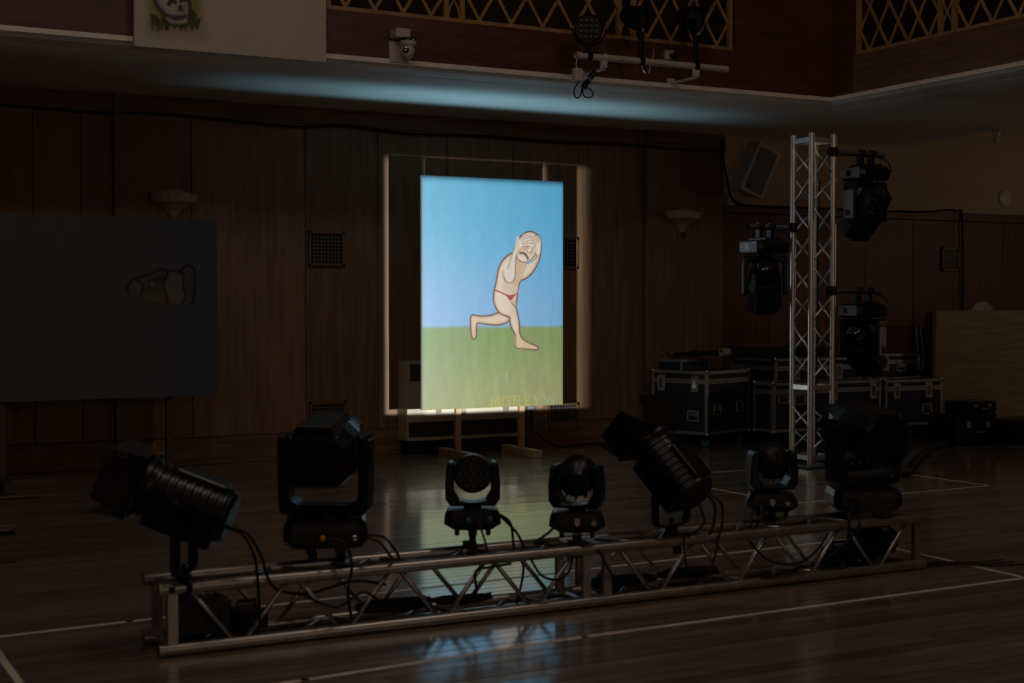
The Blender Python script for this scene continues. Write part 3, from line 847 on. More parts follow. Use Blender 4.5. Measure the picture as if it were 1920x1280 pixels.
B().lathe([(0.014, 0), (0.014, 0.012)], 10, Matrix.Translation((0, -0.025, 0)) @ Matrix.Rotation(math.pi/2, 4, 'X')).obj('plug', M_blackm, t)
cb = smooth_path([(p.x, 12.06, p.z), (p.x - 0.02, 12.0, p.z - 0.15), (p.x - 0.01, 11.9, 0.12), (p.x + 0.18, 11.85, 0.012), (p.x + 0.45, 11.9, 0.012), (p.x + 0.9, 11.95, 0.012), (p.x + 1.3, 11.8, 0.012), (p.x + 1.75, 11.95, 0.012)])
tag(B().tube(cb, 0.009, 6).obj('power_cable', M_cable), 'black cable trailing from the wall socket along the skirting', 'cable')

def sconce(label, u, v, Y):
    p = at(u, v, Y=Y)
    t = thing('wall_sconce', label, 'wall light', (p.x, Y - 0.0005, p.z))
    M = Matrix.Identity(4)
    prof = [(0.03, -0.15), (0.045, -0.125), (0.085, -0.075), (0.15, -0.035), (0.195, -0.015), (0.205, 0.0), (0.215, 0.055), (0.205, 0.055), (0.19, 0.005), (0.14, -0.025), (0.03, -0.11)]
    B().lathe(prof, 10, M, math.pi, 2 * math.pi, False, False, 1.0, 0.75).obj('bowl', M_sconce, t)
    B().prism([(-0.215, 0.055), (0.215, 0.055), (0.03, 0.095)], -0.02, -0.0005).obj('back_plate', M_sconce, t)
    B().lathe([(0.004, -0.205), (0.018, -0.19), (0.020, -0.17), (0.012, -0.155), (0.024, -0.15)], 10, Matrix.Translation((0, -0.03, 0))).obj('finial', M_blackm, t)
sconce('cream uplighter sconce above the unlit grey canvas', 325, 376, BAY_Y)
sconce('cream uplighter sconce between lit painting and truss tower', 1279, 408, BAY_Y)

# cable tacked under the cornice
pts = [(wx(u), (BAY_Y if (213 < u < 428 or u > 1205) else WALL_Y) - 0.045, z) for u, z in ((-100, 2.985), (60, 2.975), (205, 2.965), (300, 2.98), (420, 2.96), (560, 2.95), (640, 2.985), (760, 2.95), (900, 2.965), (1060, 2.955), (1190, 2.97), (1260, 2.95), (1345, 2.965))]
tag(B().tube(smooth_path(pts), 0.011, 6).obj('wall_cable', M_cable), 'thin black cable tacked along the top of the dark panelling', 'cable')
pts = [at(1350, 262, Y=12.02), at(1362, 330, Y=12.02), at(1378, 378, Y=12.02), at(1440, 388, Y=12.04), at(1500, 390, Y=12.04), at(1675, 396, Y=12.04), at(1740, 397, Y=12.04), at(1775, 394, Y=12.04), at(1795, 396, Y=12.04), at(1804, 410, Y=12.04), at(1805, 560, Y=12.05), at(1805, 640, Y=12.05)]
tag(B().tube(smooth_path(pts), 0.012, 6).obj('wall_cable', M_cable), 'black cable drooping from the white loudspeaker along the dado top', 'cable')

# loudspeaker on a bracket
sp = at(1413, 318, Y=11.80)
R = Matrix.Rotation(math.radians(2), 3, 'Z') @ Matrix.Rotation(math.radians(20), 3, 'Y') @ Matrix.Rotation(math.radians(10), 3, 'X')
t = thing('loudspeaker', 'white wall loudspeaker tilted on its bracket above the dado', 'speaker', sp, R)
B().prism([(-0.15, -0.13), (0.15, -0.13), (0.10, 0.13), (-0.10, 0.13)], -0.26, 0.26, axis='z', bev=0.008).obj('cabinet', M_white, t)
B().box(-0.115, 0.115, -0.137, -0.128, -0.225, 0.225, bev=0.002).obj('grille', M_grille, t)
B().box(-0.095, -0.045, -0.1395, -0.1365, -0.205, -0.18).obj('badge', M_black, t)
bk = at(1376, 374, Y=12.03)
b_ = B().box(-0.05, 0.05, 0.02, 0.068, -0.06, 0.03, bev=0.004)
b_.tube([(0, 0.03, 0), (0.09, -0.03, 0.02), (0.13, -0.09, 0.05)], 0.022, 8)
b_.obj('bracket', M_white, t).matrix_parent_inverse = (Matrix.Translation(sp) @ R.to_4x4()).inverted() @ Matrix.Translation(bk)

# round cover and soffit spot, far right
p = at(1884, 371, Y=12.099)
tag(B().lathe([(0.10, 0), (0.10, 0.012), (0.085, 0.02), (0.0, 0.022)], 28, Matrix.Translation(p) @ Matrix.Rotation(math.pi/2, 4, 'X'), cap=False).obj('round_cover', M_white), 'pale round cover plate on the cream wall at far right', 'wall plate')
p = at(1867, 240, Z=SOF_Z)
t = thing('ceiling_spot', 'small white caged spot lamp under the side gallery soffit', 'ceiling light', p)
B().lathe([(0.05, 0), (0.05, -0.02), (0.03, -0.028), (0.0, -0.028)], 16).obj('ceiling_plate', M_white, t)
cg_ = B()
for k in range(5):
    a = 2 * math.pi * k / 5
    cg_.tube([(0.035*math.cos(a), 0.035*math.sin(a), -0.02), (0.04*math.cos(a), 0.04*math.sin(a), -0.06), (0.025*math.cos(a), 0.025*math.sin(a), -0.10)], 0.003, 5)
cg_.obj('cage', M_chrome, t)
B().lathe([(0.028, -0.095), (0.030, -0.13), (0.020, -0.155), (0.0, -0.155)], 14).obj('lamp_holder', M_white, t)

# ================================================================== TRUSSES
def diag(root, a, b, m, r=0.0105):
    B().tube([a, b], r, 8).obj('brace', m, root)
def box_truss(name, label, loc, rot, lengths, w=0.29, r=0.025, first_h=None, m=M_alu):
    """Box truss along local x made of bolted sections; origin at the middle of the first end."""
    root = thing(name, label, 'truss', loc, rot)
    h = w / 2 - r
    x = 0.0
    for L in lengths:
        for sy in (-1, 1):
            for sz in (-1, 1):
                bb = B().tube([(x + 0.012, sy*h, sz*h), (x + L - 0.012, sy*h, sz*h)], r, 16)
                bb.obj('chord', m, root)
                for xe in (x + 0.03, x + L - 0.03):
                    cc = B().tube([(xe - 0.03, sy*h, sz*h), (xe + 0.03, sy*h, sz*h)], r * 1.015, 16)
                    cc.tube([(xe, sy*h, sz*h - 0.0275), (xe, sy*h, sz*h + 0.0275)], 0.005, 6)
                    cc.obj('coupler', m, root)
        for xe in ((x + 0.055, x + L - 0.055) if not first_h or x > 0 else (x + 0.055,)):
            f = B()
            for s in (-1, 1):
                f.box(xe - 0.02, xe + 0.02, s*h - 0.012, s*h + 0.012, -h, h)
                f.box(xe - 0.02, xe + 0.02, -h, h, s*h - 0.012, s*h + 0.012)
            f.obj('end_frame', m, root)
        a, b = x + 0.10, x + L - 0.10
        n = max(2, int(round((b - a) / 0.25))); 
        if n % 2: n += 1
        st = (b - a) / n
        for face in range(4):
            for i in range(n):
                up = (i % 2 == 0)
                if face in (1, 3): up = not up
                x0 = a + i*st + 0.012; x1 = a + (i+1)*st - 0.012
                v0, v1 = (h, -h) if up else (-h, h)
                if face == 0: A_, B_ = (x0, -h, v0), (x1, -h, v1)
                elif face == 1: A_, B_ = (x0, h, v0), (x1, h, v1)
                elif face == 2: A_, B_ = (x0, v0, h), (x1, v1, h)
                else: A_, B_ = (x0, v0, -h), (x1, v1, -h)
                diag(root, A_, B_, m)
        x += L
    return root
TX0, TYF = 1.374, 5.50
TYC = TYF + 0.145
box_truss('box_truss', 'long aluminium box truss lying on the floor carrying the stage lights', (TX0, TYC, 0.1455), (0, 0, 0), (2.0, 2.0))
TOW = Vector((7.90, 9.466, 0))
box_truss('truss_tower', 'upright aluminium box truss tower with three hanging moving heads', (TOW.x + 0.145, TOW.y + 0.145, 0.012), (0, -math.pi/2, 0), (0.60, 2.22), first_h=True, m=M_alu_lit)
tag(B().box(TOW.x - 0.15, TOW.x + 0.44, TOW.y - 0.15, TOW.y + 0.44, 0.0005, 0.0115, bev=0.002).obj('base_plate', M_blackm), 'black steel base plate under the truss tower', 'base plate')

# ================================================================== STAGE LIGHTS
def octa(y, hw, hh, c, dz=0.0):
    return [Vector((x, y, z + dz)) for x, z in ((-hw + c, -hh), (hw - c, -hh), (hw, -hh + c), (hw, hh - c), (hw - c, hh), (-hw + c, hh), (-hw, hh - c), (-hw, -hh + c))]

def fillet_U(hw_o, hw_i, z0, zi, z1, ro=0.05, ri=0.07, n=6):
    """Outline of a U yoke, outer and inner corners rounded."""
    pts = [(-hw_o, z1)]
    for k in range(n + 1):
        a = math.pi + (math.pi / 2) * k / n
        pts.append((-hw_o + ro + ro * math.cos(a), z0 + ro + ro * math.sin(a)))
    for k in range(n + 1):
        a = 1.5 * math.pi + (math.pi / 2) * k / n
        pts.append((hw_o - ro + ro * math.cos(a), z0 + ro + ro * math.sin(a)))
    pts += [(hw_o, z1), (hw_i, z1)]
    for k in range(n + 1):
        a = 0 - (math.pi / 2) * k / n
        pts.append((hw_i - ri + ri * math.cos(a), zi + ri + ri * math.sin(a)))
    for k in range(n + 1):
        a = -math.pi / 2 - (math.pi / 2) * k / n
        pts.append((-hw_i + ri + ri * math.cos(a), zi + ri + ri * math.sin(a)))
    pts.append((-hw_i, z1))
    return pts

def half_coupler(root, x, y, z_top, z_bar, r_bar, flip=1):
    """Hook clamp from a fixture base down to a bar along local x."""
    b = B()
    b.box(x - 0.02, x + 0.02, y - 0.03, y + 0.03, z_bar + r_bar, z_top, bev=0.004)
    b.tube([(x - 0.018, y, z_bar), (x + 0.018, y, z_bar)], r_bar + 0.012, 14)
    b.box(x - 0.012, x + 0.012, y + r_bar, y + r_bar + 0.035, z_bar - 0.03, z_bar + 0.012, bev=0.003)
    b.obj('clamp', M_blackm, root)

BASE_H, PIVOT, ARM_T = 0.115, 0.395, 0.465
def big_head(label, loc, rot, d, panel_dir=None, clamps=(), cables=(), wide=1.0):
    """Large moving head: base, yoke and octagonal head aimed along world direction d. Origin at the base underside."""
    rot = rot if isinstance(rot, Matrix) else Euler(rot).to_matrix()
    root = thing('moving_head_light', label, 'stage light', loc, rot)
    dl = rot.transposed() @ Vector(d).normalized()
    pan = math.atan2(-dl.x, dl.y); tilt = math.asin(max(-1, min(1, dl.z)))
    Rp = Matrix.Rotation(pan, 3, 'Z'); Rh = Rp @ Matrix.Rotation(tilt, 3, 'X')
    # base with chamfered flanks
    base = B().rings([[Vector((x, y, z)) for x, y in ((-a + c, -b), (a - c, -b), (a, -b + c), (a, b - c), (a - c, b), (-a + c, b), (-a, b - c), (-a, -b + c))]
                      for a, b, c, z in ((0.145, 0.13, 0.03, 0.0), (0.172, 0.152, 0.035, 0.03), (0.175, 0.155, 0.035, 0.075), (0.165, 0.145, 0.035, BASE_H - 0.008), (0.15, 0.13, 0.03, BASE_H))], smooth=False)
    bo = base.obj('base', M_black, root)
    B().lathe([(0.085, BASE_H), (0.085, BASE_H + 0.016)], 24).obj('pan_bearing', M_blackm, root)
    if panel_dir is not None:
        pl_ = rot.transposed() @ Vector(panel_dir)
        if abs(pl_.x) > abs(pl_.y):
            s = 1 if pl_.x > 0 else -1; Mp = Matrix.Rotation(math.pi/2 * s, 4, 'Z') @ Matrix.Translation((0, -0.1785, 0.055))
        else:
            s = 1 if pl_.y < 0 else -1; Mp = Matrix.Rotation(0 if s == 1 else math.pi, 4, 'Z') @ Matrix.Translation((0, -0.158, 0.055))
        pn = B().box(-0.118, 0.118, -0.003, 0.006, -0.043, 0.043, bev=0.004, M=Mp).obj('control_panel', M_panelgrey, root)
        B().box(0.0, 0.056, -0.0055, -0.0028, -0.027, 0.027, M=Mp @ Matrix.Translation((-0.015 if Mp[0][0] > -2 else 0, 0, 0))).obj('screen', M_screen, pn)
        B().lathe([(0.027, 0.0), (0.027, 0.004), (0.020, 0.0045), (0.019, 0.002), (0.010, 0.002), (0.009, 0.005), (0.0, 0.005)], 20, Mp @ Matrix.Translation((-0.062, -0.003, 0)) @ Matrix.Rotation(math.pi/2, 4, 'X'), cap=False).obj('dial', M_panelgrey, pn)
    # yoke
    yk = B()
    yk.prism(fillet_U(0.188, 0.150, BASE_H + 0.014, BASE_H + 0.055, ARM_T, 0.03, 0.055), -0.075, 0.075, 'y', bev=0.012)
    yo = yk.obj('yoke', M_black, root, rot=Rp)
    for s in (-1, 1):
        ac = B().box(s*0.188 - 0.006, s*0.188 + 0.006, -0.062, 0.062, 0.20, ARM_T - 0.02, bev=0.005)
        ac.obj('arm_cover', M_panelgrey if panel_dir is not None else M_black, yo)
        B().lathe([(0.03, 0), (0.03, 0.012), (0.0, 0.014)], 16, Matrix.Translation((s*0.19, 0, PIVOT)) @ Matrix.Rotation(s*math.pi/2, 4, 'Y'), cap=False).obj('tilt_cap', M_blackm, yo)
    # head
    hd = B().rings([octa(-0.225, 0.122, 0.085, 0.032), octa(-0.212, 0.138, 0.102, 0.036), octa(-0.10, 0.144, 0.118, 0.045), octa(0.02, 0.140, 0.120, 0.045),
                    octa(0.10, 0.128, 0.114, 0.045), octa(0.16, 0.112, 0.110, 0.035), octa(0.225, 0.110, 0.108, 0.035), octa(0.24, 0.100, 0.098, 0.033)], smooth=False)
    ho = hd.obj('head', M_black, root, (0, 0, PIVOT), Rh)
    for k in range(14):
        x = -0.085 + 0.17 * k / 13
        for s in (-1, 1):
            B().box(x - 0.003, x + 0.003, -0.234, -0.19, min(s*0.090, s*0.110), max(s*0.090, s*0.110)).obj('cooling_fin', M_blackm, ho)
    cv = B().prism([(-0.095, 0.098), (0.095, 0.098), (0.070, 0.142), (-0.070, 0.142)], -0.20, 0.12, 'y', bev=0.006)
    cv.obj('top_cover', M_black, ho)
    B().lathe([(0.092, 0.235), (0.092, 0.262), (0.082, 0.265), (0.078, 0.245)], 28, Matrix.Rotation(-math.pi/2, 4, 'X'), cap=False).obj('lens_ring', M_blackm, ho)
    B().lathe([(0.080, 0.244), (0.070, 0.256), (0.050, 0.266), (0.025, 0.272), (0.0005, 0.274)], 28, Matrix.Rotation(-math.pi/2, 4, 'X')).obj('lens', M_lens, ho)
    for s in (-1, 1):
        B().box(s*0.06 - 0.022, s*0.06 + 0.022, -0.12, 0.12, -0.022, -0.0005, bev=0.004).obj('mount_bracket', M_blackm, root)
    for c in clamps: half_coupler(root, *c)
    for k, (pts, r, m) in enumerate(cables):
        inv = rot.transposed()
        B().tube(smooth_path([inv @ (Vector(q) - Vector(loc)) for q in pts]), r, 6).obj('cable', m, root)
    return root

zt = 0.29 + 0.012
def face_up(d): return Matrix.Rotation(math.atan2(-d[0], d[1]), 3, 'Z')
zb = HEAD_L.z - PIVOT
dL = AIM - HEAD_L
RL = Matrix.Rotation(math.radians(-22), 3, 'Z')
big_head('large black moving head on truss, aimed away between tilted fresnel and LED head', (HEAD_L.x, HEAD_L.y, zb), RL, dL,
         clamps=((-0.06, 0.12, -0.02, 0.265 - zb, 0.025), (0.06, 0.11, -0.02, 0.265 - zb, 0.025)),
         cables=(([(2.23, 5.50, zb + 0.05), (2.30, 5.47, zb + 0.04), (2.37, 5.50, zb - 0.03), (2.40, 5.53, 0.30)], 0.006, M_cable),
                 ([(2.22, 5.50, zb + 0.045), (2.28, 5.46, zb + 0.02), (2.34, 5.48, zb - 0.05), (2.38, 5.52, 0.30)], 0.006, M_redplug),
                 ([(2.07, 5.49, zb + 0.05), (2.12, 5.44, zb + 0.03), (2.14, 5.42, zb - 0.06), (2.13, 5.44, 0.20), (2.2, 5.56, 0.03)], 0.006, M_cable)))
ml = bpy.data.objects['moving_head_light']
B().lathe([(0.010, 0), (0.012, 0.03), (0.007, 0.035)], 10, Matrix.Translation((-0.01, -0.15, 0.05)) @ Matrix.Rotation(math.pi/2, 4, 'X')).obj('connector', M_orangeplug, ml)
B().lathe([(0.012, 0), (0.012, 0.025), (0.006, 0.03)], 10, Matrix.Translation((0.12, -0.15, 0.05)) @ Matrix.Rotation(math.pi/2, 4, 'X')).obj('connector', M_chrome, ml)
zb = HEAD_R.z - PIVOT
dR = AIM - HEAD_R
big_head('large black moving head at right end of truss beside the black power boxes', (HEAD_R.x, HEAD_R.y, zb), Matrix.Rotation(math.radians(-30), 3, 'Z'), dR,
         clamps=((-0.06, 0.0, -0.02, -0.05, 0.02), (0.06, -0.06, -0.02, -0.055, 0.02)),
         cables=(([(4.93, 5.52, zb + 0.05), (4.83, 5.46, zb + 0.03), (4.80, 5.45, zb - 0.04), (4.86, 5.50, 0.16), (4.95, 5.6, 0.03)], 0.007, M_cable),
                 ([(4.93, 5.50, zb + 0.03), (4.86, 5.44, zb - 0.02), (4.84, 5.44, 0.25), (4.70, 5.52, 0.10), (4.4, 5.6, 0.03)], 0.007, M_cable)))

# three heads hung on short tubes clamped to the tower; each upside down
FLIP = Matrix.Rotation(math.pi, 3, 'X')
def tower_head(label, tube_label, u, v, side, d, pu, yaw=0.0):
    """u, v: middle of the base; side -1 left of tower, +1 right."""
    ty = TOW.y + (0.265 if side < 0 else 0.025)
    c = at(u, v, Y=ty + 0.02)
    Rf = Matrix.Rotation(yaw, 3, 'Z') @ FLIP
    o = big_head(label, (c.x, c.y, c.z + 0.06), Rf, d, panel_dir=(-1, 0, 0),
                 clamps=((-0.06, 0, -0.02, -0.115, 0.025), (0.06, 0, -0.02, -0.115, 0.025)),
                 cables=(([(c.x + 0.16, c.y - 0.04, c.z + 0.0), (c.x + 0.24, c.y - 0.05, c.z + 0.03), (c.x + 0.22, c.y - 0.03, c.z + 0.12), (c.x + 0.10, c.y, c.z + 0.16)], 0.006, M_cable),))
    zt_ = c.z + 0.06 + 0.115
    xa, xb = (c.x - 0.18, TOW.x + 0.05) if side < 0 else (TOW.x + 0.24, c.x + 0.20)
    t = thing('hanging_tube', tube_label, 'tube', ((xa + xb) / 2, c.y, zt_))
    h = (xb - xa) / 2
    bb = B(); bb.tube([(-h, 0, 0), (h, 0, 0)], 0.024, 16, cap=False); bb.tube([(-h, 0, 0), (h, 0, 0)], 0.020, 16, cap=False); bb.obj('tube', M_alu, t)
    xc = h - 0.03 if side < 0 else -h + 0.03
    k = B().tube([(xc - 0.035, 0, 0), (xc + 0.035, 0, 0)], 0.038, 12)
    k.tube([(xc, (TOW.y + (0.265 if side < 0 else 0.025)) - c.y, -0.04), (xc, (TOW.y + (0.265 if side < 0 else 0.025)) - c.y, 0.04)], 0.040, 12)
    k.box(xc - 0.05, xc + 0.05, -0.02, 0.02, -0.02, 0.03, bev=0.005)
    k.obj('swivel_clamp', M_blackm, t)
tower_head('hanging moving head left of the tower, lens toward camera', 'short grey tube clamped to the left of the tower', 1434, 464, -1, (-0.60, -0.79, 1.05), None)
tower_head('hanging moving head at upper right of the tower, body tilted right', 'short grey tube clamped near the tower top', 1623, 327, 1, (-0.02, -0.97, 0.95), None)
tower_head('hanging moving head at lower right of the tower, lens tilted left', 'short grey tube clamped to the tower at mid height', 1618, 583, 1, (-0.95, -0.38, 1.05), None)

# small LED moving heads
def small_head(label, loc, rot_z, d, led_front, marks, cables):
    root = thing('small_moving_head', label, 'stage light', loc, (0, 0, rot_z))
    rot = Matrix.Rotation(rot_z, 3, 'Z')
    dl = rot.transposed() @ Vector(d).normalized()
    pan = math.atan2(-dl.x, dl.y); tilt = math.asin(max(-1, min(1, dl.z)))
    Rp = Matrix.Rotation(pan, 3, 'Z'); Rh = Rp @ Matrix.Rotation(tilt, 3, 'X')
    B().rings([[Vector((x, y, z)) for x, y in ((-a + c, -b), (a - c, -b), (a, -b + c), (a, b - c), (a - c, b), (-a + c, b), (-a, b - c), (-a, -b + c))]
               for a, b, c, z in ((0.085, 0.075, 0.02, 0.0), (0.128, 0.10, 0.03, 0.028), (0.124, 0.10, 0.03, 0.055), (0.108, 0.088, 0.03, 0.088), (0.05, 0.05, 0.02, 0.092))], smooth=False).obj('base', M_black, root)
    for s in (-1, 1):
        B().lathe([(0.008, -0.03), (0.012, -0.02), (0.010, 0.002)], 10, Matrix.Translation((s*0.07, -0.03, 0.0))).obj('rubber_foot', M_rubber, root)
    B().lathe([(0.04, 0.088), (0.04, 0.104)], 20).obj('pan_bearing', M_blackm, root)
    out = [(-0.10, 0.104), (0.10, 0.104), (0.122, 0.135), (0.124, 0.20), (0.115, 0.285), (0.105, 0.30), (0.086, 0.30), (0.082, 0.285), (0.084, 0.17), (0.060, 0.130), (0.02, 0.120), (-0.02, 0.120), (-0.060, 0.130), (-0.084, 0.17), (-0.082, 0.285), (-0.086, 0.30), (-0.105, 0.30), (-0.115, 0.285), (-0.124, 0.20), (-0.122, 0.135)]
    B().prism(out, -0.055, 0.055, 'y', bev=0.008).obj('yoke', M_black, root, rot=Rp)
    MX = Matrix.Rotation(-math.pi/2, 4, 'X')
    hd = B().lathe([(0.0005, -0.085), (0.045, -0.082), (0.068, -0.065), (0.074, -0.03), (0.084, -0.01), (0.087, 0.02), (0.086, 0.055), (0.080, 0.062), (0.078, 0.05), (0.0005, 0.05)], 28, MX)
    ho = hd.obj('head', M_black, root, (0, 0, 0.247), Rh)
    for k in range(10):
        a = 2 * math.pi * k / 10
        B().box(-0.003, 0.003, -0.075, -0.03, 0.05, 0.082, M=Matrix.Rotation(a, 4, 'Y')).obj('cooling_fin', M_blackm, ho)
    spots = [(0, 0)] + [(0.033*math.cos(a), 0.033*math.sin(a)) for a in [math.pi/3*k for k in range(6)]] + [(0.062*math.cos(a), 0.062*math.sin(a)) for a in [math.pi/6*k for k in range(12)]]
    for x, z in spots:
        B().lathe([(0.0125, 0.049), (0.012, 0.055), (0.008, 0.060), (0.0005, 0.062)], 10, Matrix.Translation((x, 0, z)) @ MX).obj('led_lens', M_lens, ho)
    if marks:
        B().prism([(-0.012, 0.066), (0.012, 0.066), (0.012, 0.045), (0.008, 0.036), (0.0, 0.031), (-0.008, 0.036), (-0.012, 0.045)], -0.1025, -0.1005, 'y', M=Matrix.Rotation(0, 4, 'Z')).obj('shield_sticker', M_sticker, root)
        st = []
        for k in range(10):
            a = math.pi/2 + 2*math.pi*k/10; q = 0.016 if k % 2 == 0 else 0.008
            st.append((0.075 + q*math.cos(a), 0.045 + q*math.sin(a)))
        B().prism(st, -0.1025, -0.1005, 'y').obj('leaf_sticker', M_sticker, root)
    else:
        B().lathe([(0.012, 0), (0.013, 0.03), (0.006, 0.035)], 10, Matrix.Translation((-0.02, -0.10, 0.05)) @ Matrix.Rotation(math.pi/2, 4, 'X')).obj('connector', M_blueplug, root)
        B().lathe([(0.012, 0), (0.013, 0.03), (0.006, 0.035)], 10, Matrix.Translation((0.075, -0.095, 0.055)) @ Matrix.Rotation(math.pi/2, 4, 'X')).obj('connector', M_blueplug, root)
    zr = 0.265 - loc[2]
    inv = rot.transposed()
    ym = (inv @ (Vector((loc[0], TYF + 0.29 - 0.025, 0)) - Vector(loc))).y if loc[1] > 5.69 else (inv @ (Vector((loc[0], TYF + 0.025, 0)) - Vector(loc))).y
    ym = max(-0.1, min(0.1, ym))
    b = B()
    b.box(-0.02, 0.02, -0.04 + min(ym, 0), 0.04 + max(ym, 0), -0.03, -0.0005, bev=0.004)
    b.box(-0.016, 0.016, ym - 0.025, ym + 0.025, zr + 0.02, -0.03, bev=0.004)
    b.tube([(-0.02, ym, zr), (0.02, ym, zr)], 0.037, 14)
    b.box(-0.045, -0.015, ym - 0.012, ym + 0.012, zr + 0.02, zr + 0.045, bev=0.004)
    b.obj('clamp', M_blackm, root)
    for pts, r, m in cables:
        B().tube(smooth_path([inv @ (Vector(q) - Vector(loc)) for q in pts]), r, 6).obj('cable', m, root)
    return root
s1 = (2.84, 5.72, 0.374)
small_head('small moving head with round LED face turned to the camera', s1, math.radians(-26), (-0.42, -0.90, 0.04), True, False,
           (([(2.93, 5.64, 0.44), (2.97, 5.60, 0.40), (2.98, 5.58, 0.28), (3.02, 5.57, 0.20), (3.0, 5.6, 0.03)], 0.006, M_cable),
            ([(2.94, 5.64, 0.43), (2.99, 5.58, 0.36), (3.02, 5.56, 0.29)], 0.006, M_cable),
            ([(2.82, 5.62, 0.42), (2.83, 5.58, 0.34), (2.84, 5.56, 0.28)], 0.005, M_redplug)))
s2 = (3.315, 5.60, 0.345)
small_head('small moving head at truss middle, domed back toward camera', s2, math.radians(-30), (0.60, 0.62, 0.50), False, True,
           (([(3.21, 5.56, 0.42), (3.14, 5.54, 0.36), (3.06, 5.54, 0.315), (3.12, 5.55, 0.305), (3.2, 5.58, 0.27), (3.3, 5.62, 0.2)], 0.006, M_cable),
            ([(3.23, 5.55, 0.40), (3.27, 5.52, 0.33), (3.30, 5.50, 0.29)], 0.006, M_cable)))
s3 = (4.53, 5.72, 0.34)
small_head('small moving head on truss between two larger lights at right', s3, math.radians(-36), (0.30, 0.80, 0.42), False, True,
           (([(4.42, 5.70, 0.40), (4.36, 5.66, 0.34), (4.33, 5.63, 0.29), (4.25, 5.58, 0.24)], 0.007, M_cable),
            ([(4.43, 5.68, 0.38), (4.40, 5.63, 0.31), (4.42, 5.60, 0.29)], 0.006, M_cable),
            ([(4.43, 5.66, 0.37), (4.38, 5.60, 0.33), (4.30, 5.56, 0.29)], 0.006, M_cable)))

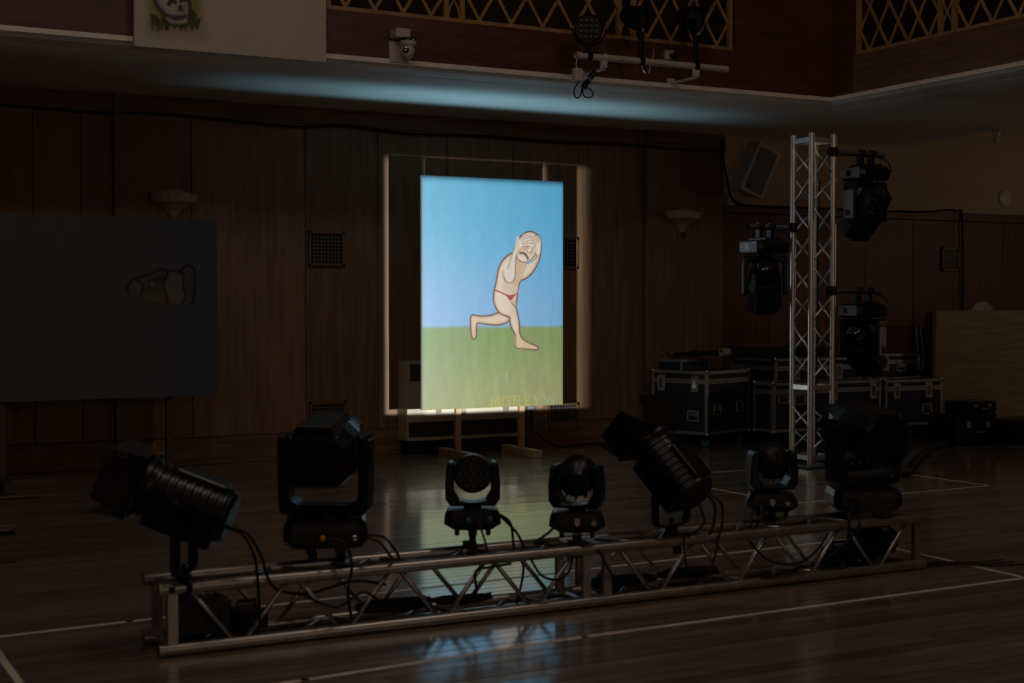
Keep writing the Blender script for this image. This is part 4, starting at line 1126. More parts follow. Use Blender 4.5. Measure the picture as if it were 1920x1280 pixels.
# fresnels with barn doors
def fresnel(label, loc, pivot_h, rot_z, d, clip=False, doors=(70, 50, 60, 60), cables=(), bar_dz=-0.06):
    """loc: underside of the stirrup yoke; body turns about a pivot at pivot_h."""
    root = thing('fresnel_light', label, 'stage light', loc, (0, 0, rot_z))
    rot = Matrix.Rotation(rot_z, 3, 'Z'); dl = rot.transposed() @ Vector(d).normalized()
    hw = 0.125
    st = B()
    pts = [(-hw, 0, pivot_h), (-hw, 0, 0.03), (-hw + 0.02, 0, 0.006), (-hw + 0.05, 0, 0.0), (hw - 0.05, 0, 0.0), (hw - 0.02, 0, 0.006), (hw, 0, 0.03), (hw, 0, pivot_h)]
    for a, b in zip(pts[:-1], pts[1:]):
        a, b = Vector(a), Vector(b); L = (b - a).length; ang = math.atan2(b.z - a.z, b.x - a.x)
        st.box(-0.003, L + 0.003, -0.02, 0.02, -0.004, 0.004, M=Matrix.Translation(a) @ Matrix.Rotation(-ang, 4, 'Y'))
    st.obj('stirrup', M_blackm, root)
    for s in (-1, 1):
        B().lathe([(0.022, 0), (0.022, 0.012), (0.008, 0.016), (0.008, 0.03), (0.0005, 0.03)], 12, Matrix.Translation((s*(hw + 0.003), 0, pivot_h)) @ Matrix.Rotation(s*math.pi/2, 4, 'Y')).obj('tilt_knob', M_blackm, root)
    Rh = aim_rot(dl)
    MX = Matrix.Rotation(-math.pi/2, 4, 'X')
    prof = [(0.0005, -0.20), (0.085, -0.20), (0.104, -0.185)]
    y = -0.175
    for k in range(9):
        prof += [(0.106, y), (0.113, y + 0.004), (0.113, y + 0.016), (0.106, y + 0.020)]
        y += 0.034
    prof += [(0.112, 0.135), (0.122, 0.14), (0.122, 0.165), (0.10, 0.165), (0.095, 0.15), (0.0005, 0.15)]
    bo = B().lathe(prof, 28, MX).obj('body', M_blackm, root, (0, 0, pivot_h), Rh)
    B().box(-0.085, 0.085, -0.17, 0.12, -0.135, -0.05, bev=0.01).obj('lamp_tray', M_blackm, bo)
    B().box(-0.06, 0.06, -0.15, 0.05, 0.10, 0.122, bev=0.006).obj('top_vent', M_blackm, bo)
    B().lathe([(0.095, 0.151), (0.07, 0.158), (0.04, 0.163), (0.0005, 0.165)], 24, MX).obj('lens', M_lens, bo)
    fr = B()
    for a in ((-0.13, 0.13, 0.118, 0.13), (-0.13, 0.13, -0.13, -0.118), (-0.13, -0.118, -0.13, 0.13), (0.118, 0.13, -0.13, 0.13)):
        fr.box(a[0], a[1], 0.166, 0.184, a[2], a[3])
    fo = fr.obj('barn_door_frame', M_blackm, bo)
    # four hinged flaps: top, bottom, left, right
    for k, ang in enumerate(doors):
        wide = 0.125 if k < 2 else 0.115
        big = 0.15 if k < 2 else 0.11
        fl = [(-wide, 0), (wide, 0), (wide * (1.25 if k < 2 else 0.75), 0.13), (-wide * (1.25 if k < 2 else 0.75), 0.13)]
        Mf = Matrix.Rotation({0: 0, 1: math.pi, 2: math.pi/2, 3: -math.pi/2}[k], 4, 'Y') @ Matrix.Translation((0, 0.184, 0.124)) @ Matrix.Rotation(math.radians(90 - ang), 4, 'X')
        # flap lies along +z (outward) when ang = 0, along +y (forward) when ang = 90
        Mf = Matrix.Rotation({0: 0, 1: math.pi, 2: -math.pi/2, 3: math.pi/2}[k], 4, 'Y') @ Matrix.Translation((0, 0.186, 0.124)) @ Matrix.Rotation(-math.radians(ang), 4, 'X')
        B().prism(fl, -0.001, 0.001, 'y', M=Mf).obj('barn_door', M_blackm, bo)
    if clip:
        cp = B()
        for a in ((-0.02, 0.02, 0.128, 0.134), (-0.02, 0.02, 0.178, 0.184), (-0.02, -0.015, 0.128, 0.184), (0.015, 0.02, 0.128, 0.184)):
            cp.box(-0.002, 0.002, 0.172 + a[0], 0.172 + a[1], a[2], a[3])
        cp.box(-0.001, 0.001, 0.160, 0.184, 0.134, 0.168)
        cp.obj('filter_clip', M_brass, bo)
    b = B().lathe([(0.010, -0.012), (0.010, 0.02), (0.018, 0.022), (0.006, 0.035)], 10)
    b.box(-0.02, 0.02, -0.025, 0.025, bar_dz + 0.02, -0.004, bev=0.004)
    b.tube([(-0.02, 0, bar_dz), (0.02, 0, bar_dz)], 0.036, 14)
    b.box(0.0, 0.06, -0.045, -0.025, bar_dz - 0.01, bar_dz + 0.012, bev=0.003)
    b.box(-0.018, 0.018, -0.05, -0.02, bar_dz - 0.07, bar_dz + 0.02, bev=0.004)
    b.obj('hook_clamp', M_blackm, root)
    for pts, r, m in cables:
        B().tube(smooth_path([rot.transposed() @ (Vector(q) - Vector(loc)) for q in pts]), r, 6).obj('cable', m, root)
    return root
fresnel('black ribbed fresnel with barn doors at left end of truss, tilted up left', (1.478, 5.525, 0.325), 0.285, math.radians(-121), (-0.86, 0.51, 0.38), True, (92, 80, 74, 74),
        (([(1.62, 5.46, 0.50), (1.69, 5.45, 0.47), (1.74, 5.46, 0.38), (1.76, 5.48, 0.29), (1.77, 5.49, 0.16), (1.79, 5.55, 0.04)], 0.006, M_cable),
         ([(1.62, 5.46, 0.505), (1.71, 5.45, 0.47), (1.77, 5.46, 0.37), (1.80, 5.48, 0.29), (1.86, 5.52, 0.22), (2.0, 5.54, 0.19), (2.2, 5.55, 0.22), (2.35, 5.56, 0.19)], 0.006, M_cable)))
fresnel('black ribbed fresnel with barn doors at truss centre right, steeply raised', (3.815, 5.57, 0.335), 0.275, math.radians(19), (-0.33, 0.95, 0.95), False, (55, 75, 62, 66),
        (([(3.92, 5.46, 0.50), (3.97, 5.44, 0.44), (3.98, 5.46, 0.34), (3.97, 5.48, 0.29)], 0.006, M_cable),
         ([(3.93, 5.46, 0.50), (4.01, 5.44, 0.44), (4.03, 5.46, 0.34), (4.04, 5.49, 0.29), (3.98, 5.5, 0.1), (3.9, 5.6, 0.03)], 0.006, M_redplug),
         ([(3.89, 5.47, 0.46), (3.92, 5.45, 0.36), (3.86, 5.47, 0.30), (3.84, 5.50, 0.28), (3.86, 5.50, 0.12), (3.95, 5.56, 0.03)], 0.005, M_cable)))

# power boxes inside the truss ends
def power_box(label, loc, rot_z, tiltx, tilty, w, d, h, screen=False):
    t = thing('power_box', label, 'power box', loc, Matrix.Rotation(rot_z, 3, 'Z') @ Matrix.Rotation(tilty, 3, 'Y') @ Matrix.Rotation(tiltx, 3, 'X'))
    B().box(-w/2, w/2, -d/2, d/2, 0, h, bev=0.006).obj('housing', M_black, t)
    for k in range(4):
        x = -w/2 + w * (k + 0.5) / 4
        B().box(x - w*0.09, x + w*0.09, -d/2 - 0.005, -d/2 + 0.001, h*0.25, h*0.7, bev=0.002).obj('socket_flap', M_blackm, t)
    B().tube([(-w*0.3, 0, h), (-w*0.3, 0, h + 0.03), (w*0.3, 0, h + 0.03), (w*0.3, 0, h)], 0.008, 8).obj('carry_handle', M_blackm, t)
    if screen:
        B().box(-w*0.25, w*0.1, -d*0.25, d*0.15, h + 0.0005, h + 0.003).obj('screen', M_screen, t)
        B().box(w*0.2, w*0.35, -d*0.2, d*0.1, h + 0.0005, h + 0.004).obj('label_plate', M_panelgrey, t)
power_box('black power box with carry handle inside the left truss end', (1.57, 5.66, 0.055), 0.0, 0, 0, 0.23, 0.16, 0.135)
power_box('low black power box beside the larger one in left truss end', (1.77, 5.66, 0.055), 0.1, 0, 0, 0.13, 0.15, 0.075)
power_box('black control box with small screen propped in right truss end', (5.13, 5.66, 0.10), 0.0, math.radians(28), math.radians(-14), 0.22, 0.16, 0.12, True)
power_box('small black power box on floor of right truss end', (4.92, 5.66, 0.055), 0.0, 0, 0, 0.13, 0.14, 0.07)

# loose cables in and around the truss
def loose(label, pts, r=0.006, m=None, closed=False):
    tag(B().tube(smooth_path(pts), r, 6).obj('loose_cable', m or M_cable), label, 'cable')
def coil(label, c, r, n, h=0.012, flat=1.0):
    pts = []
    rs = random.Random(int(c[0] * 100))
    for k in range(n * 12 + 1):
        a = 2 * math.pi * k / 12; q = r * (1 + 0.10 * math.sin(k * 0.7) + rs.uniform(-0.05, 0.05))
        pts.append((c[0] + q * 1.5 * math.cos(a), c[1] + q * 0.55 * math.sin(a), c[2] + h * (k / 12) * 0.6 + rs.uniform(0, 0.006)))
    tag(B().tube(pts, 0.0065, 6).obj('coiled_cable', M_cable), label, 'cable')
coil('coil of black cable lying inside the left truss section', (2.42, 5.64, 0.062), 0.11, 5)
coil('smaller coil of cable just right of the larger coil in truss', (2.75, 5.64, 0.062), 0.09, 3)
coil('coil of black cable lying just right of the truss joint', (3.58, 5.64, 0.062), 0.12, 4)
coil('coil of black cable under the centre right fresnel in truss', (3.98, 5.66, 0.062), 0.11, 4)
loose('thin cable looping through the left truss bay', [(1.95, 5.52, 0.20), (2.10, 5.50, 0.13), (2.22, 5.50, 0.18), (2.32, 5.52, 0.12), (2.42, 5.56, 0.07)])
loose('cable hanging in a shallow loop left of the truss joint', [(3.02, 5.50, 0.25), (3.06, 5.48, 0.18), (3.13, 5.47, 0.155), (3.20, 5.48, 0.18), (3.23, 5.49, 0.25)])
loose('cable dropping in a square bend under the LED moving head', [(2.92, 5.50, 0.24), (2.80, 5.49, 0.235), (2.74, 5.49, 0.22), (2.74, 5.49, 0.12), (2.70, 5.55, 0.07)])
loose('cable sagging under the right truss section between braces', [(4.22, 5.50, 0.24), (4.32, 5.48, 0.14), (4.48, 5.47, 0.11), (4.62, 5.48, 0.16), (4.70, 5.49, 0.24)])
loose('cable slanting down beside the rightmost brace pair', [(4.55, 5.50, 0.09), (4.42, 5.50, 0.06), (4.30, 5.52, 0.05)])
loose('cable hanging from the truss joint to the floor', [(3.36, 5.49, 0.27), (3.41, 5.47, 0.17), (3.48, 5.50, 0.10), (3.62, 5.56, 0.07)])
for k, (dy, lb) in enumerate(((0.0, 'front'), (0.03, 'middle'), (0.06, 'rear'))):
    loose('%s of three thin cables on floor right of the truss' % lb, [(5.38, 5.52 + dy, 0.01), (5.55, 5.50 + dy * 1.5, 0.008), (5.72, 5.38 + dy * 2, 0.008), (5.90, 5.33 + dy * 2.5, 0.008)], 0.004)

# ================================================================== FLIGHT CASES
def flight_case(label, loc, rot_z, w, d, z0, z1, lid, front=(), left=(), casters=True, blue=False, bands=True):
    """Front-left-bottom corner at loc; x = front width, y = depth. front/left: fittings ('latch'|'handle', pos 0..1, z)."""
    t = thing('flight_case', label, 'flight case', loc, (0, 0, rot_z))
    e = 0.004
    B().box(e, w - e, e, d - e, z0 + e, z1 - lid - 0.004).obj('body', M_case, t)
    B().box(e, w - e, e, d - e, z1 - lid + 0.004, z1 - e).obj('lid', M_case, t)
    a = 0.030; th = 0.0035
    ed = B()
    for x in (0, w):
        for y in (0, d):
            xs = (0, a) if x == 0 else (w - a, w); ys = (0, a) if y == 0 else (d - a, d)
            ed.box(xs[0], xs[1], (0 if y == 0 else d - th), (th if y == 0 else d), z0, z1)
            ed.box((0 if x == 0 else w - th), (th if x == 0 else w), ys[0], ys[1], z0, z1)
    for z in (z0, z1):
        zs = (z0, z0 + a) if z == z0 else (z1 - a, z1)
        for y in (0, d):
            ed.box(0, w, (0 if y == 0 else d - th), (th if y == 0 else d), zs[0], zs[1])
        for x in (0, w):
            ed.box((0 if x == 0 else w - th), (th if x == 0 else w), 0, d, zs[0], zs[1])
        zz = (z1 - th, z1) if z == z1 else (z0, z0 + th)
        ed.box(0, w, 0, a, *zz); ed.box(0, w, d - a, d, *zz); ed.box(0, a, 0, d, *zz); ed.box(w - a, w, 0, d, *zz)
    ed.obj('edge_trim', M_alu2, t)
    zl = z1 - lid
    bd = B()
    for zz in ((zl - 0.024, zl - 0.002), (zl + 0.002, zl + 0.020)):
        bd.box(-0.001, w + 0.001, -0.003, 0.003, *zz); bd.box(-0.003, 0.003, -0.001, d + 0.001, *zz); bd.box(w - 0.003, w + 0.003, -0.001, d + 0.001, *zz)
    bd.obj('closing_band', M_alu2, t)
    for x in (0.008, w - 0.008):
        for y in (0.008, d - 0.008):
            for z in (z0 + 0.008, z1 - 0.008):
                B().sphere((x, y, z), 0.021, 10, 6).obj('ball_corner', M_chrome if z > 0.5 else M_alu2, t)
    def fit(kind, M):
        if kind == 'latch':
            o = B().box(-0.042, 0.042, -0.006, 0.0, -0.085, 0.075, bev=0.005, M=M).obj('latch', M_alu2, t)
            B().box(-0.022, 0.022, -0.012, -0.005, -0.05, 0.045, bev=0.004, M=M).obj('butterfly', M_chrome, o)
        else:
            f = B()
            for q in ((-0.068, -0.052, -0.055, 0.055), (0.052, 0.068, -0.055, 0.055), (-0.068, 0.068, 0.038, 0.055), (-0.068, 0.068, -0.055, -0.040)):
                f.box(q[0], q[1], -0.007, 0.0, q[2], q[3], bev=0.002, M=M)
            o = f.obj('handle_dish', M_alu2, t)
            B().box(-0.052, 0.052, -0.003, -0.001, -0.04, 0.038, M=M).obj('recess', M_rubber, o)
            B().box(-0.045, 0.045, -0.009, -0.002, -0.01, 0.034, bev=0.003, M=M).obj('grip', M_chrome, o)
    for kind, s, z in front: fit(kind, Matrix.Translation((w * s, -0.001, z)))
    for kind, s, z in left: fit(kind, Matrix.Translation((-0.001, d * s, z)) @ Matrix.Rotation(-math.pi/2, 4, 'Z'))
    # rivets along the bands
    rv = B()
    for k in range(max(3, int(d / 0.12))):
        yy = d * (k + 0.5) / max(3, int(d / 0.12)); rv.box(-0.006, -0.002, yy - 0.004, yy + 0.004, zl - 0.016, zl - 0.008)
    for k in range(max(3, int(w / 0.12))):
        xx = w * (k + 0.5) / max(3, int(w / 0.12)); rv.box(xx - 0.004, xx + 0.004, -0.006, -0.002, zl - 0.016, zl - 0.008)
    tag(rv.obj('rivets', M_chrome, t), kind='stuff')
    if casters:
        for x in (0.09, w - 0.09):
            for y in (0.09, d - 0.09):
                k = B().box(x - 0.02, x + 0.02, y - 0.035, y + 0.035, z0 - 0.045, z0, bev=0.004)
                o = k.obj('caster', M_blackm, t)
                r = min(0.045, (z0 - 0.01) / 2 + 0.01)
                B().lathe([(0.0005, -0.014), (r, -0.013), (r, 0.013), (0.0005, 0.014)], 16, Matrix.Translation((x, y - 0.015, r)) @ Matrix.Rotation(math.pi/2, 4, 'Y')).obj('wheel', M_bluewheel if blue else M_rubber, o)
    return t
flight_case('large black flight case with two latches on its left side, nearest lit painting', (8.05, 11.15, 0), math.radians(20), 0.75, 0.66, 0.118, 0.735, 0.10,
            front=(('handle', 0.22, 0.36), ('handle', 0.75, 0.37)), left=(('latch', 0.22, 0.615), ('latch', 0.82, 0.615), ('handle', 0.25, 0.30), ('handle', 0.85, 0.30)), blue=True)
flight_case('tall black flight case behind the tower carrying the rolled drape', (8.95, 11.26, 0), 0.0, 1.10, 0.74, 0.12, 0.84, 0.10,
            front=(('latch', 0.25, 0.70), ('latch', 0.75, 0.70)), left=(('handle', 0.35, 0.5),))
flight_case('low black flight case standing directly behind the truss tower', (8.59, 10.83, 0), 0.0, 1.36, 0.31, 0.146, 0.628, 0.09,
            front=(('handle', 0.09, 0.48), ('handle', 0.24, 0.46), ('latch', 0.55, 0.52), ('latch', 0.92, 0.52)))
flight_case('low black flight case at right of the group by the wooden partition', (10.00, 10.83, 0), 0.0, 0.78, 0.36, 0.146, 0.620, 0.09,
            front=(('latch', 0.2, 0.51), ('latch', 0.75, 0.51), ('handle', 0.72, 0.31)))
flight_case('black flight case with row of folders standing on its lid', (10.30, 11.40, 0), 0.0, 0.90, 0.58, 0.13, 0.86, 0.09,
            front=(('latch', 0.25, 0.76), ('latch', 0.80, 0.76), ('handle', 0.5, 0.72)))
# shallow lid lying on the nearest case
Rz = Matrix.Rotation(math.radians(20), 4, 'Z')
p0 = Vector((8.05, 11.15, 0.7352)) + (Rz @ Vector((0.10, 0.38, 0)))
t = thing('case_lid', 'shallow black case lid lying on the case nearest the painting', 'case lid', p0, (0, 0, math.radians(20)))
B().box(0.002, 0.50, 0.002, 0.26, 0.0, 0.10).obj('panel', M_case, t)
b = B()
for q in ((0, 0.502, 0, 0.004, 0.075, 0.102), (0, 0.004, 0, 0.262, 0.075, 0.102), (0, 0.025, 0, 0.004, 0, 0.10), (0.477, 0.502, 0, 0.004, 0, 0.10), (0, 0.502, 0, 0.025, 0.098, 0.103)):
    b.box(*q)
b.obj('edge_trim', M_alu2, t)

# rolled drape on a cardboard tube and a folded tripod
yd = 11.45
a = at(1352, 653, Y=yd); zc = 0.84 + 0.062
t = thing('rolled_drape', 'black drape rolled on a cardboard tube across the tall flight case', 'drape', (a.x, yd, zc))
prof = [(0.0, 0, 0), (0.35, 0.02, 0), (0.75, 0.03, 0), (1.2, 0.02, 0)]
B().tube([(x + 0.10, y, z + 0.004 * math.sin(x * 11)) for x, y, z in [(k * 0.1, 0.0, 0.0) for k in range(13)]], [0.052 + 0.006 * math.sin(k * 1.9) for k in range(13)], 14).obj('fabric_roll', M_drape, t)
b = B(); b.tube([(0.0, 0, 0), (0.14, 0, 0)], 0.040, 18, cap=False); b.tube([(0.0, 0, 0), (0.14, 0, 0)], 0.031, 18, cap=False)
for k in range(1): b.lathe([(0.031, 0), (0.040, 0)], 18, Matrix.Rotation(math.pi/2, 4, 'Y'), cap=False)
b.obj('cardboard_tube', M_card, t)
q = at(1256, 652, Y=11.6)
t = thing('folded_tripod', 'folded black tripod lying on the case lid left of rolled drape', 'tripod', (q.x, 11.6, 0.875))
for k, (dy, dz) in enumerate(((0, 0), (0.03, 0.0), (0.015, 0.026))):
    B().tube([(0.02 + 0.02 * k, dy, dz - 0.012), (0.30, dy, dz), (0.62, dy, dz)], 0.013, 8).obj('leg', M_blackm, t)
B().box(0.28, 0.36, -0.02, 0.05, -0.02, 0.045, bev=0.005).obj('spreader', M_blackm, t)
B().tube([(0.0, 0.015, 0.0), (-0.03, 0.015, 0.035)], 0.009, 8).obj('handle', M_blackm, t)

# folders standing on the far case
x = at(1666, 640, Y=11.6).x
k = 0
rs = random.Random(9)
while x < at(1698, 640, Y=11.6).x:
    w = rs.uniform(0.030, 0.038); h = rs.uniform(0.27, 0.29)
    tag(B().box(x, x + w - 0.002, 11.52, 11.72, 0.861, 0.861 + h, bev=0.003).obj('folder', M_spine_red), 'dark red folder in the upright row on the far flight case', 'folder', 'red folders on the far flight case')
    x += w
for k, (m, lb) in enumerate(((M_spine_blk, 'black folder leaning beside the row of red folders'), (M_spine_wht, 'narrow white folder leaning right of the red folders'), (M_spine_blk, 'black folder between two leaning pale folders'), (M_spine_wht, 'last pale folder leaning toward the black box'))):
    R = Matrix.Rotation(math.radians(-8), 3, 'Y')
    o = B().box(0, 0.026, 0, 0.2, 0, 0.28, bev=0.003).obj('folder', m, None, (x + 0.04 + k * 0.034, 11.52, 0.866), R)
    tag(o, lb, 'folder')
x = at(1724, 640, Y=11.6).x + 0.02
t = thing('storage_box', 'black storage box at the end of the folder row', 'box', (x + 0.10, 11.6, 0.861))
B().box(-0.07, 0.13, -0.1, 0.1, 0, 0.24, bev=0.004).obj('carton', M_spine_blk, t)
B().box(-0.075, 0.135, -0.105, 0.105, 0.215, 0.262, bev=0.004).obj('lid', M_spine_blk, t)

# wooden partition and the pale round stand head behind it
PXL = at(1755, 600, Y=11.18).x
t = thing('wooden_partition', 'tall yellow oak partition panel standing at far right', 'partition', (PXL, 11.18, 0))
B().box(0.03, 2.6, 0.004, 0.04, 0.0, 1.305, bev=0.002).obj('board', M_oakpanel, t)
B().box(0.0, 0.03, 0.0, 0.05, 0.0, 1.312, bev=0.003).obj('edge_post', M_pine, t)
B().box(0.03, 2.6, 0.0, 0.05, 1.300, 1.312, bev=0.002).obj('cap_rail', M_oakpanel, t)
B().box(0.2, 1.2, 0.05, 0.45, 0.0, 0.04).obj('rear_foot', M_pine, t)
q = at(1841, 585, Y=11.62)
t = thing('pedestal_fan', 'pale round fan head peeking above the wooden partition', 'fan', (q.x, 11.62, 0))
B().lathe([(0.14, 0), (0.14, 0.02), (0.02, 0.04), (0.014, 0.05), (0.014, q.z - 0.02)], 20).obj('stand', M_white, t)
MF = Matrix.Translation((0, 0, q.z)) @ Matrix.Rotation(math.radians(-28), 4, 'Z') @ Matrix.Rotation(math.pi/2, 4, 'X')
B().lathe([(0.09, -0.045), (0.118, -0.04), (0.120, 0.02), (0.112, 0.024), (0.110, 0.014), (0.085, 0.018), (0.082, 0.026), (0.060, 0.026), (0.056, 0.018), (0.0005, 0.018)], 32, MF).obj('fan_head', M_white, t)

# black crates on the floor at the far right
def black_box(label, x, y, z, w, d, h, rot=0.0, corner=True):
    t = thing('black_crate', label, 'crate', (x, y, z), (0, 0, rot))
    B().box(0, w, 0, d, 0.006, h, bev=0.008).obj('shell', M_black, t)
    B().box(0.02, w - 0.02, 0.02, d - 0.02, 0, 0.006).obj('foot_frame', M_rubber, t)
    B().box(-0.004, w + 0.004, -0.004, d + 0.004, h * 0.62, h * 0.70, bev=0.002).obj('band', M_blackm, t)
    b = B().tube([(w * 0.35, -0.004, h * 0.42), (w * 0.35, -0.03, h * 0.42), (w * 0.65, -0.03, h * 0.42), (w * 0.65, -0.004, h * 0.42)], 0.008, 8); b.obj('handle', M_blackm, t)
    for xx in (0.25, 0.75):
        B().box(w * xx - 0.02, w * xx + 0.02, -0.010, 0.0, h * 0.56, h * 0.76, bev=0.002).obj('catch', M_alu2, t)
pA = at(1797, 836, Z=0)
black_box('black crate by the wooden partition, lowest at left', pA.x, pA.y, 0, 0.52, 0.40, 0.30)
black_box('small black crate stacked on top near the partition', pA.x + 0.17, pA.y + 0.04, 0.3015, 0.38, 0.32, 0.12)
black_box('long low black crate at the right frame edge', pA.x + 0.54, pA.y - 0.22, 0, 0.85, 0.42, 0.24)
# thick multicore running from the crates to the tower foot
pts = [at(1692, 886, Z=0.03), at(1720, 860, Z=0.03), at(1748, 838, Z=0.03), at(1764, 831, Z=0.03), at(1778, 829, Z=0.03)]
pts = [Vector((8.55, 9.42, 0.03))] + pts
tag(B().tube(smooth_path(pts), 0.034, 10).obj('multicore_cable', M_rubber), 'thick black cable bundle running to the foot of the tower', 'cable')
p1 = at(1740, 818, Z=0.012); p2 = at(1800, 818, Z=0.012)
loose('thin cable on floor between right flight case and black crates', [p1, (p1 + p2) / 2 + Vector((0, 0.08, 0)), p2], 0.009)
# cables at the tower foot and inside the tower
for k, (lb, dx) in enumerate((('left', -0.04), ('right', 0.03))):
    loose('%s black cable hanging inside the truss tower' % lb, [(TOW.x + 0.2 + dx, TOW.y + 0.16, 2.45), (TOW.x + 0.17 + dx, TOW.y + 0.15, 2.0), (TOW.x + 0.19 + dx, TOW.y + 0.17, 1.4), (TOW.x + 0.16 + dx, TOW.y + 0.15, 0.7), (TOW.x + 0.18 + dx, TOW.y + 0.16, 0.05)], 0.008)
pts = [(TOW.x + 0.40, TOW.y - 0.20, 0.02), (TOW.x + 0.42, TOW.y - 0.7, 0.02), (TOW.x - 0.35, TOW.y - 1.2, 0.012), (TOW.x - 0.9, TOW.y - 1.9, 0.012), (6.2, 6.7, 0.012), (5.5, 6.05, 0.012)]
loose('black cable snaking over floor from tower foot to truss', pts, 0.010)
def tower_foot_box():
    t = thing('distribution_box', 'small black distribution box at the foot of the tower', 'power box', (TOW.x + 0.02, TOW.y - 0.42, 0))
    B().box(0, 0.30, 0, 0.16, 0.004, 0.10, bev=0.008).obj('housing', M_black, t)
    for k in range(3):
        B().lathe([(0.026, 0), (0.028, 0.03), (0.018, 0.04)], 12, Matrix.Translation((0.06 + 0.09 * k, 0, 0.055)) @ Matrix.Rotation(math.pi/2, 4, 'X')).obj('socket', M_blackm, t)
tower_foot_box()

# ================================================================== GALLERY FRONT EQUIPMENT
# pan-tilt camera
p = at(747, 86, Y=FAS_Y)
t = thing('dome_camera', 'white pan tilt camera on a bracket on the gallery front', 'camera', (p.x, FAS_Y - 0.0005, p.z))
B().box(-0.085, 0.075, -0.03, 0.0, -0.135, 0.03, bev=0.003).obj('back_plate', M_white, t)
B().box(-0.07, 0.05, -0.12, 0.0, 0.045, 0.115, bev=0.004).obj('mount_box', M_white, t)
B().lathe([(0.062, 0.042), (0.066, 0.034), (0.066, 0.018), (0.0005, 0.016)], 24, Matrix.Translation((0.03, -0.11, 0))).obj('band', M_black, t)
B().lathe([(0.066, 0.018), (0.066, -0.008), (0.056, -0.02), (0.05, -0.02)], 24, Matrix.Translation((0.03, -0.11, 0)), cap=False).obj('collar', M_white, t)
h = B().sphere((0.025, -0.115, -0.055), 0.056, 18, 12, (1, 1, 1.15)).obj('camera_ball', M_white, t)
dcam = Vector((-0.55, -0.80, 0.05)).normalized()
Ml = Matrix.Translation(Vector((0.025, -0.115, -0.055)) + dcam * 0.047) @ aim_rot(dcam).to_4x4() @ Matrix.Rotation(-math.pi/2, 4, 'X')
B().lathe([(0.026, 0), (0.026, 0.014), (0.020, 0.016), (0.0005, 0.013)], 18, Ml).obj('lens', M_lens, h)
me_led = mat('green_led', (0.1, 0.6, 0.1), 0.4)
nt = me_led.node_tree; nt.nodes['Principled BSDF'].inputs['Emission Color'].default_value = (0.2, 1, 0.1, 1); nt.nodes['Principled BSDF'].inputs['Emission Strength'].default_value = 0.5
B().box(0.045, 0.050, -0.178, -0.173, 0.024, 0.029).obj('status_led', me_led, t)

# scuffed pipe on two brackets
BY = 9.78
pa = at(1079, 104, Y=BY); pb = at(1363, 129, Y=BY)
zb_ = (pa.z + pb.z) / 2
t = thing('lighting_bar', 'scuffed white pipe on two brackets across the gallery front', 'lighting bar', (pa.x, BY, zb_))
Lp = pb.x - pa.x
b = B(); b.tube([(0, 0, 0), (Lp, 0, 0)], 0.027, 18, cap=False); b.tube([(0, 0, 0), (Lp, 0, 0)], 0.022, 18, cap=False)
b.lathe([(0.022, 0), (0.027, 0)], 18, Matrix.Rotation(math.pi/2, 4, 'Y'), cap=False); b.lathe([(0.022, Lp), (0.027, Lp)], 18, Matrix.Rotation(math.pi/2, 4, 'Y'), cap=False)
po = b.obj('pipe', M_pipe, t)
rs = random.Random(4)
for k in range(22):
    x = rs.uniform(0.15, 0.95) * Lp; a = rs.uniform(-2.8, -1.0)
    sw = rs.uniform(0.008, 0.035)
    pts = [(x, 0.0273 * math.cos(a + q * 0.14), 0.0273 * math.sin(a + q * 0.14)) for q in range(3)]
    sm = B(); sm.rings([[Vector(p_), Vector(p_) + Vector((sw, 0, 0))] for p_ in pts], False, False, False)
    sm.obj('scuff', M_scuff, po)
for u in (1132, 1305):
    xx = at(u, 125, Y=BY).x - pa.x
    k = B().tube([(xx - 0.02, 0, 0), (xx + 0.02, 0, 0)], 0.034, 16)
    k.box(xx - 0.025, xx + 0.025, -0.02, 0.02, -0.085, -0.02, bev=0.004)
    k.box(xx - 0.02, xx + 0.02, 0.0, FAS_Y - BY - 0.0005, -0.098, -0.085, M=None)
    k.box(xx - 0.04, xx + 0.04, FAS_Y - BY - 0.008, FAS_Y - BY - 0.0005, -0.13, -0.05, bev=0.002)
    k.obj('bracket', M_white, t)
def bar_x(u): return at(u, 110, Y=BY).x
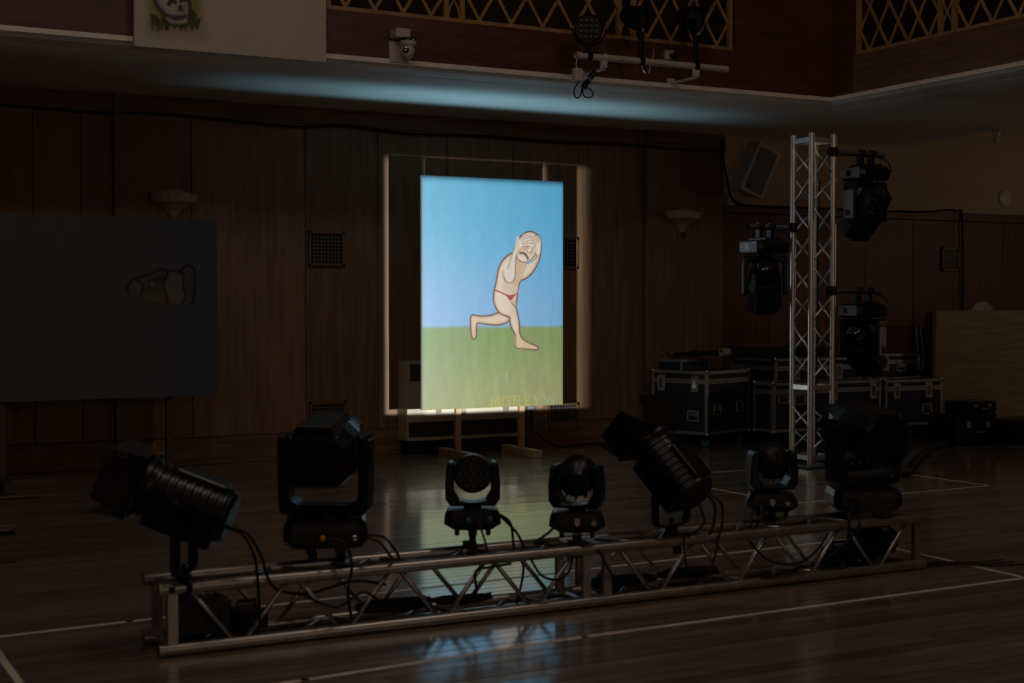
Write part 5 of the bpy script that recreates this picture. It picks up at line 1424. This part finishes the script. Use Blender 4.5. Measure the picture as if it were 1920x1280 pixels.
# lamps standing on the bar
def par(label, u, v, d, r, depth, leds, body=M_black, glass=False):
    c = at(u, v, Y=BY)
    t = thing('par_light', label, 'stage light', (c.x, BY, zb_))
    hz = c.z - zb_
    R = aim_rot(d); MX = Matrix.Rotation(-math.pi/2, 4, 'X')
    k = B().tube([(-0.02, 0, 0), (0.02, 0, 0)], 0.038, 14)
    k.box(-0.016, 0.016, -0.02, 0.02, 0.03, max(0.06, hz - r - 0.015), bev=0.003)
    k.obj('hook_clamp', M_blackm, t)
    ang = R.to_euler().z
    y_ = B()
    pts = [((r + 0.018) * math.cos(a_) , 0, hz + (r + 0.018) * math.sin(a_)) for a_ in [math.pi + math.pi * q / 12 for q in range(13)]]
    y_.tube(pts, 0.008, 6); y_.obj('yoke', M_blackm, t, rot=(0, 0, ang))
    h = B().lathe([(0.0005, -depth), (r * 0.6, -depth), (r * 0.85, -depth * 0.6), (r, -depth * 0.2), (r, 0.0), (r * 0.93, 0.006), (r * 0.9, -0.01), (0.0005, -0.01)], 26, MX).obj('housing', body, t, (0, 0, hz), R)
    if leds:
        q = r * 0.36
        for i in range(-2, 2):
            for j in range(-2, 2):
                x, z = (i + 0.5) * q, (j + 0.5) * q
                if math.hypot(x, z) < r * 0.86:
                    B().lathe([(q * 0.42, -0.011), (q * 0.40, 0.0), (q * 0.25, 0.008), (0.0005, 0.010)], 10, Matrix.Translation((x, 0, z)) @ MX).obj('led_lens', M_glasslens, h)
    else:
        B().lathe([(r * 0.9, -0.008), (r * 0.7, 0.008), (r * 0.35, 0.02), (0.0005, 0.024)], 22, MX).obj('lens', M_lens, h)
M_glasslens = mat('led_lens_grey', (0.10, 0.10, 0.105), 0.15, var=0.1, coat=0.5)
par('round LED par with grid of lenses on left end of the gallery bar', 1104, 54, (-0.30, -0.90, -0.12), 0.118, 0.12, True)
par('dark par lamp in the middle of the gallery bar', 1202, 36, (0.45, -0.75, -0.35), 0.10, 0.17, False)
par('dark par lamp with glossy lens on right end of the gallery bar', 1305, 38, (0.25, -0.85, -0.30), 0.115, 0.17, False)
# boxes, plug and cables of the bar
q = at(1082, 140, Y=BY)
t = thing('junction_box', 'small white plug box dangling under left end of gallery bar', 'junction box', q)
B().box(-0.036, 0.036, -0.025, 0.025, -0.05, 0.05, bev=0.006).obj('casing', M_white, t)
B().tube(smooth_path([(0, 0, 0.05), (-0.01, 0, 0.09), (0.005, 0, zb_ - q.z - 0.026)]), 0.005, 6).obj('cord', M_white, t)
q = at(1104, 150, Y=BY)
t = thing('inline_connector', 'black and blue inline connector hanging under gallery bar', 'connector', q)
Rc = Matrix.Rotation(math.radians(38), 4, 'Y')
B().lathe([(0.016, -0.09), (0.024, -0.08), (0.026, -0.02), (0.020, -0.01)], 12, Rc).obj('plug', M_blackm, t)
B().lathe([(0.021, -0.012), (0.021, 0.02)], 12, Rc).obj('sleeve', M_blueplug, t)
B().lathe([(0.024, 0.02), (0.024, 0.085), (0.012, 0.10)], 12, Rc).obj('socket', M_blackm, t)
B().lathe([(0.0245, -0.06), (0.0245, -0.05)], 12, Rc, cap=False).obj('ring', M_chrome, t)
def gp_(pts): return [at(u, v, Y=BY) for u, v in pts]
loose('cable looping below the plug box on the gallery bar', gp_([(1090, 146), (1078, 165), (1077, 178), (1083, 184), (1090, 174), (1092, 158), (1094, 178), (1104, 183), (1112, 178), (1108, 168), (1098, 164)]), 0.005)
loose('thin cable along the gallery bar to the LED par', gp_([(1079, 68), (1082, 90), (1085, 102)]) + [Vector((pa.x + 0.1, BY - 0.03, zb_ + 0.03)), Vector((pa.x + 0.25, BY - 0.03, zb_ + 0.03))], 0.005)
loose('safety wire loop hanging in the middle of gallery bar', gp_([(1204, 94), (1203, 120), (1208, 134), (1215, 138), (1219, 126), (1226, 96), (1216, 90), (1204, 94)]), 0.004, M_chrome)
q = at(1252, 104, Y=FAS_Y)
t = thing('power_socket', 'white double socket on gallery front behind the bar', 'socket', (q.x, FAS_Y - 0.0005, q.z))
B().box(-0.045, 0.045, -0.035, 0.0, -0.04, 0.04, bev=0.004).obj('plate', M_white, t)
B().lathe([(0.028, 0), (0.026, 0.04), (0.012, 0.05)], 12, Matrix.Translation((0.02, -0.034, -0.01)) @ Matrix.Rotation(math.pi/2, 4, 'X')).obj('plug', M_blackm, t)
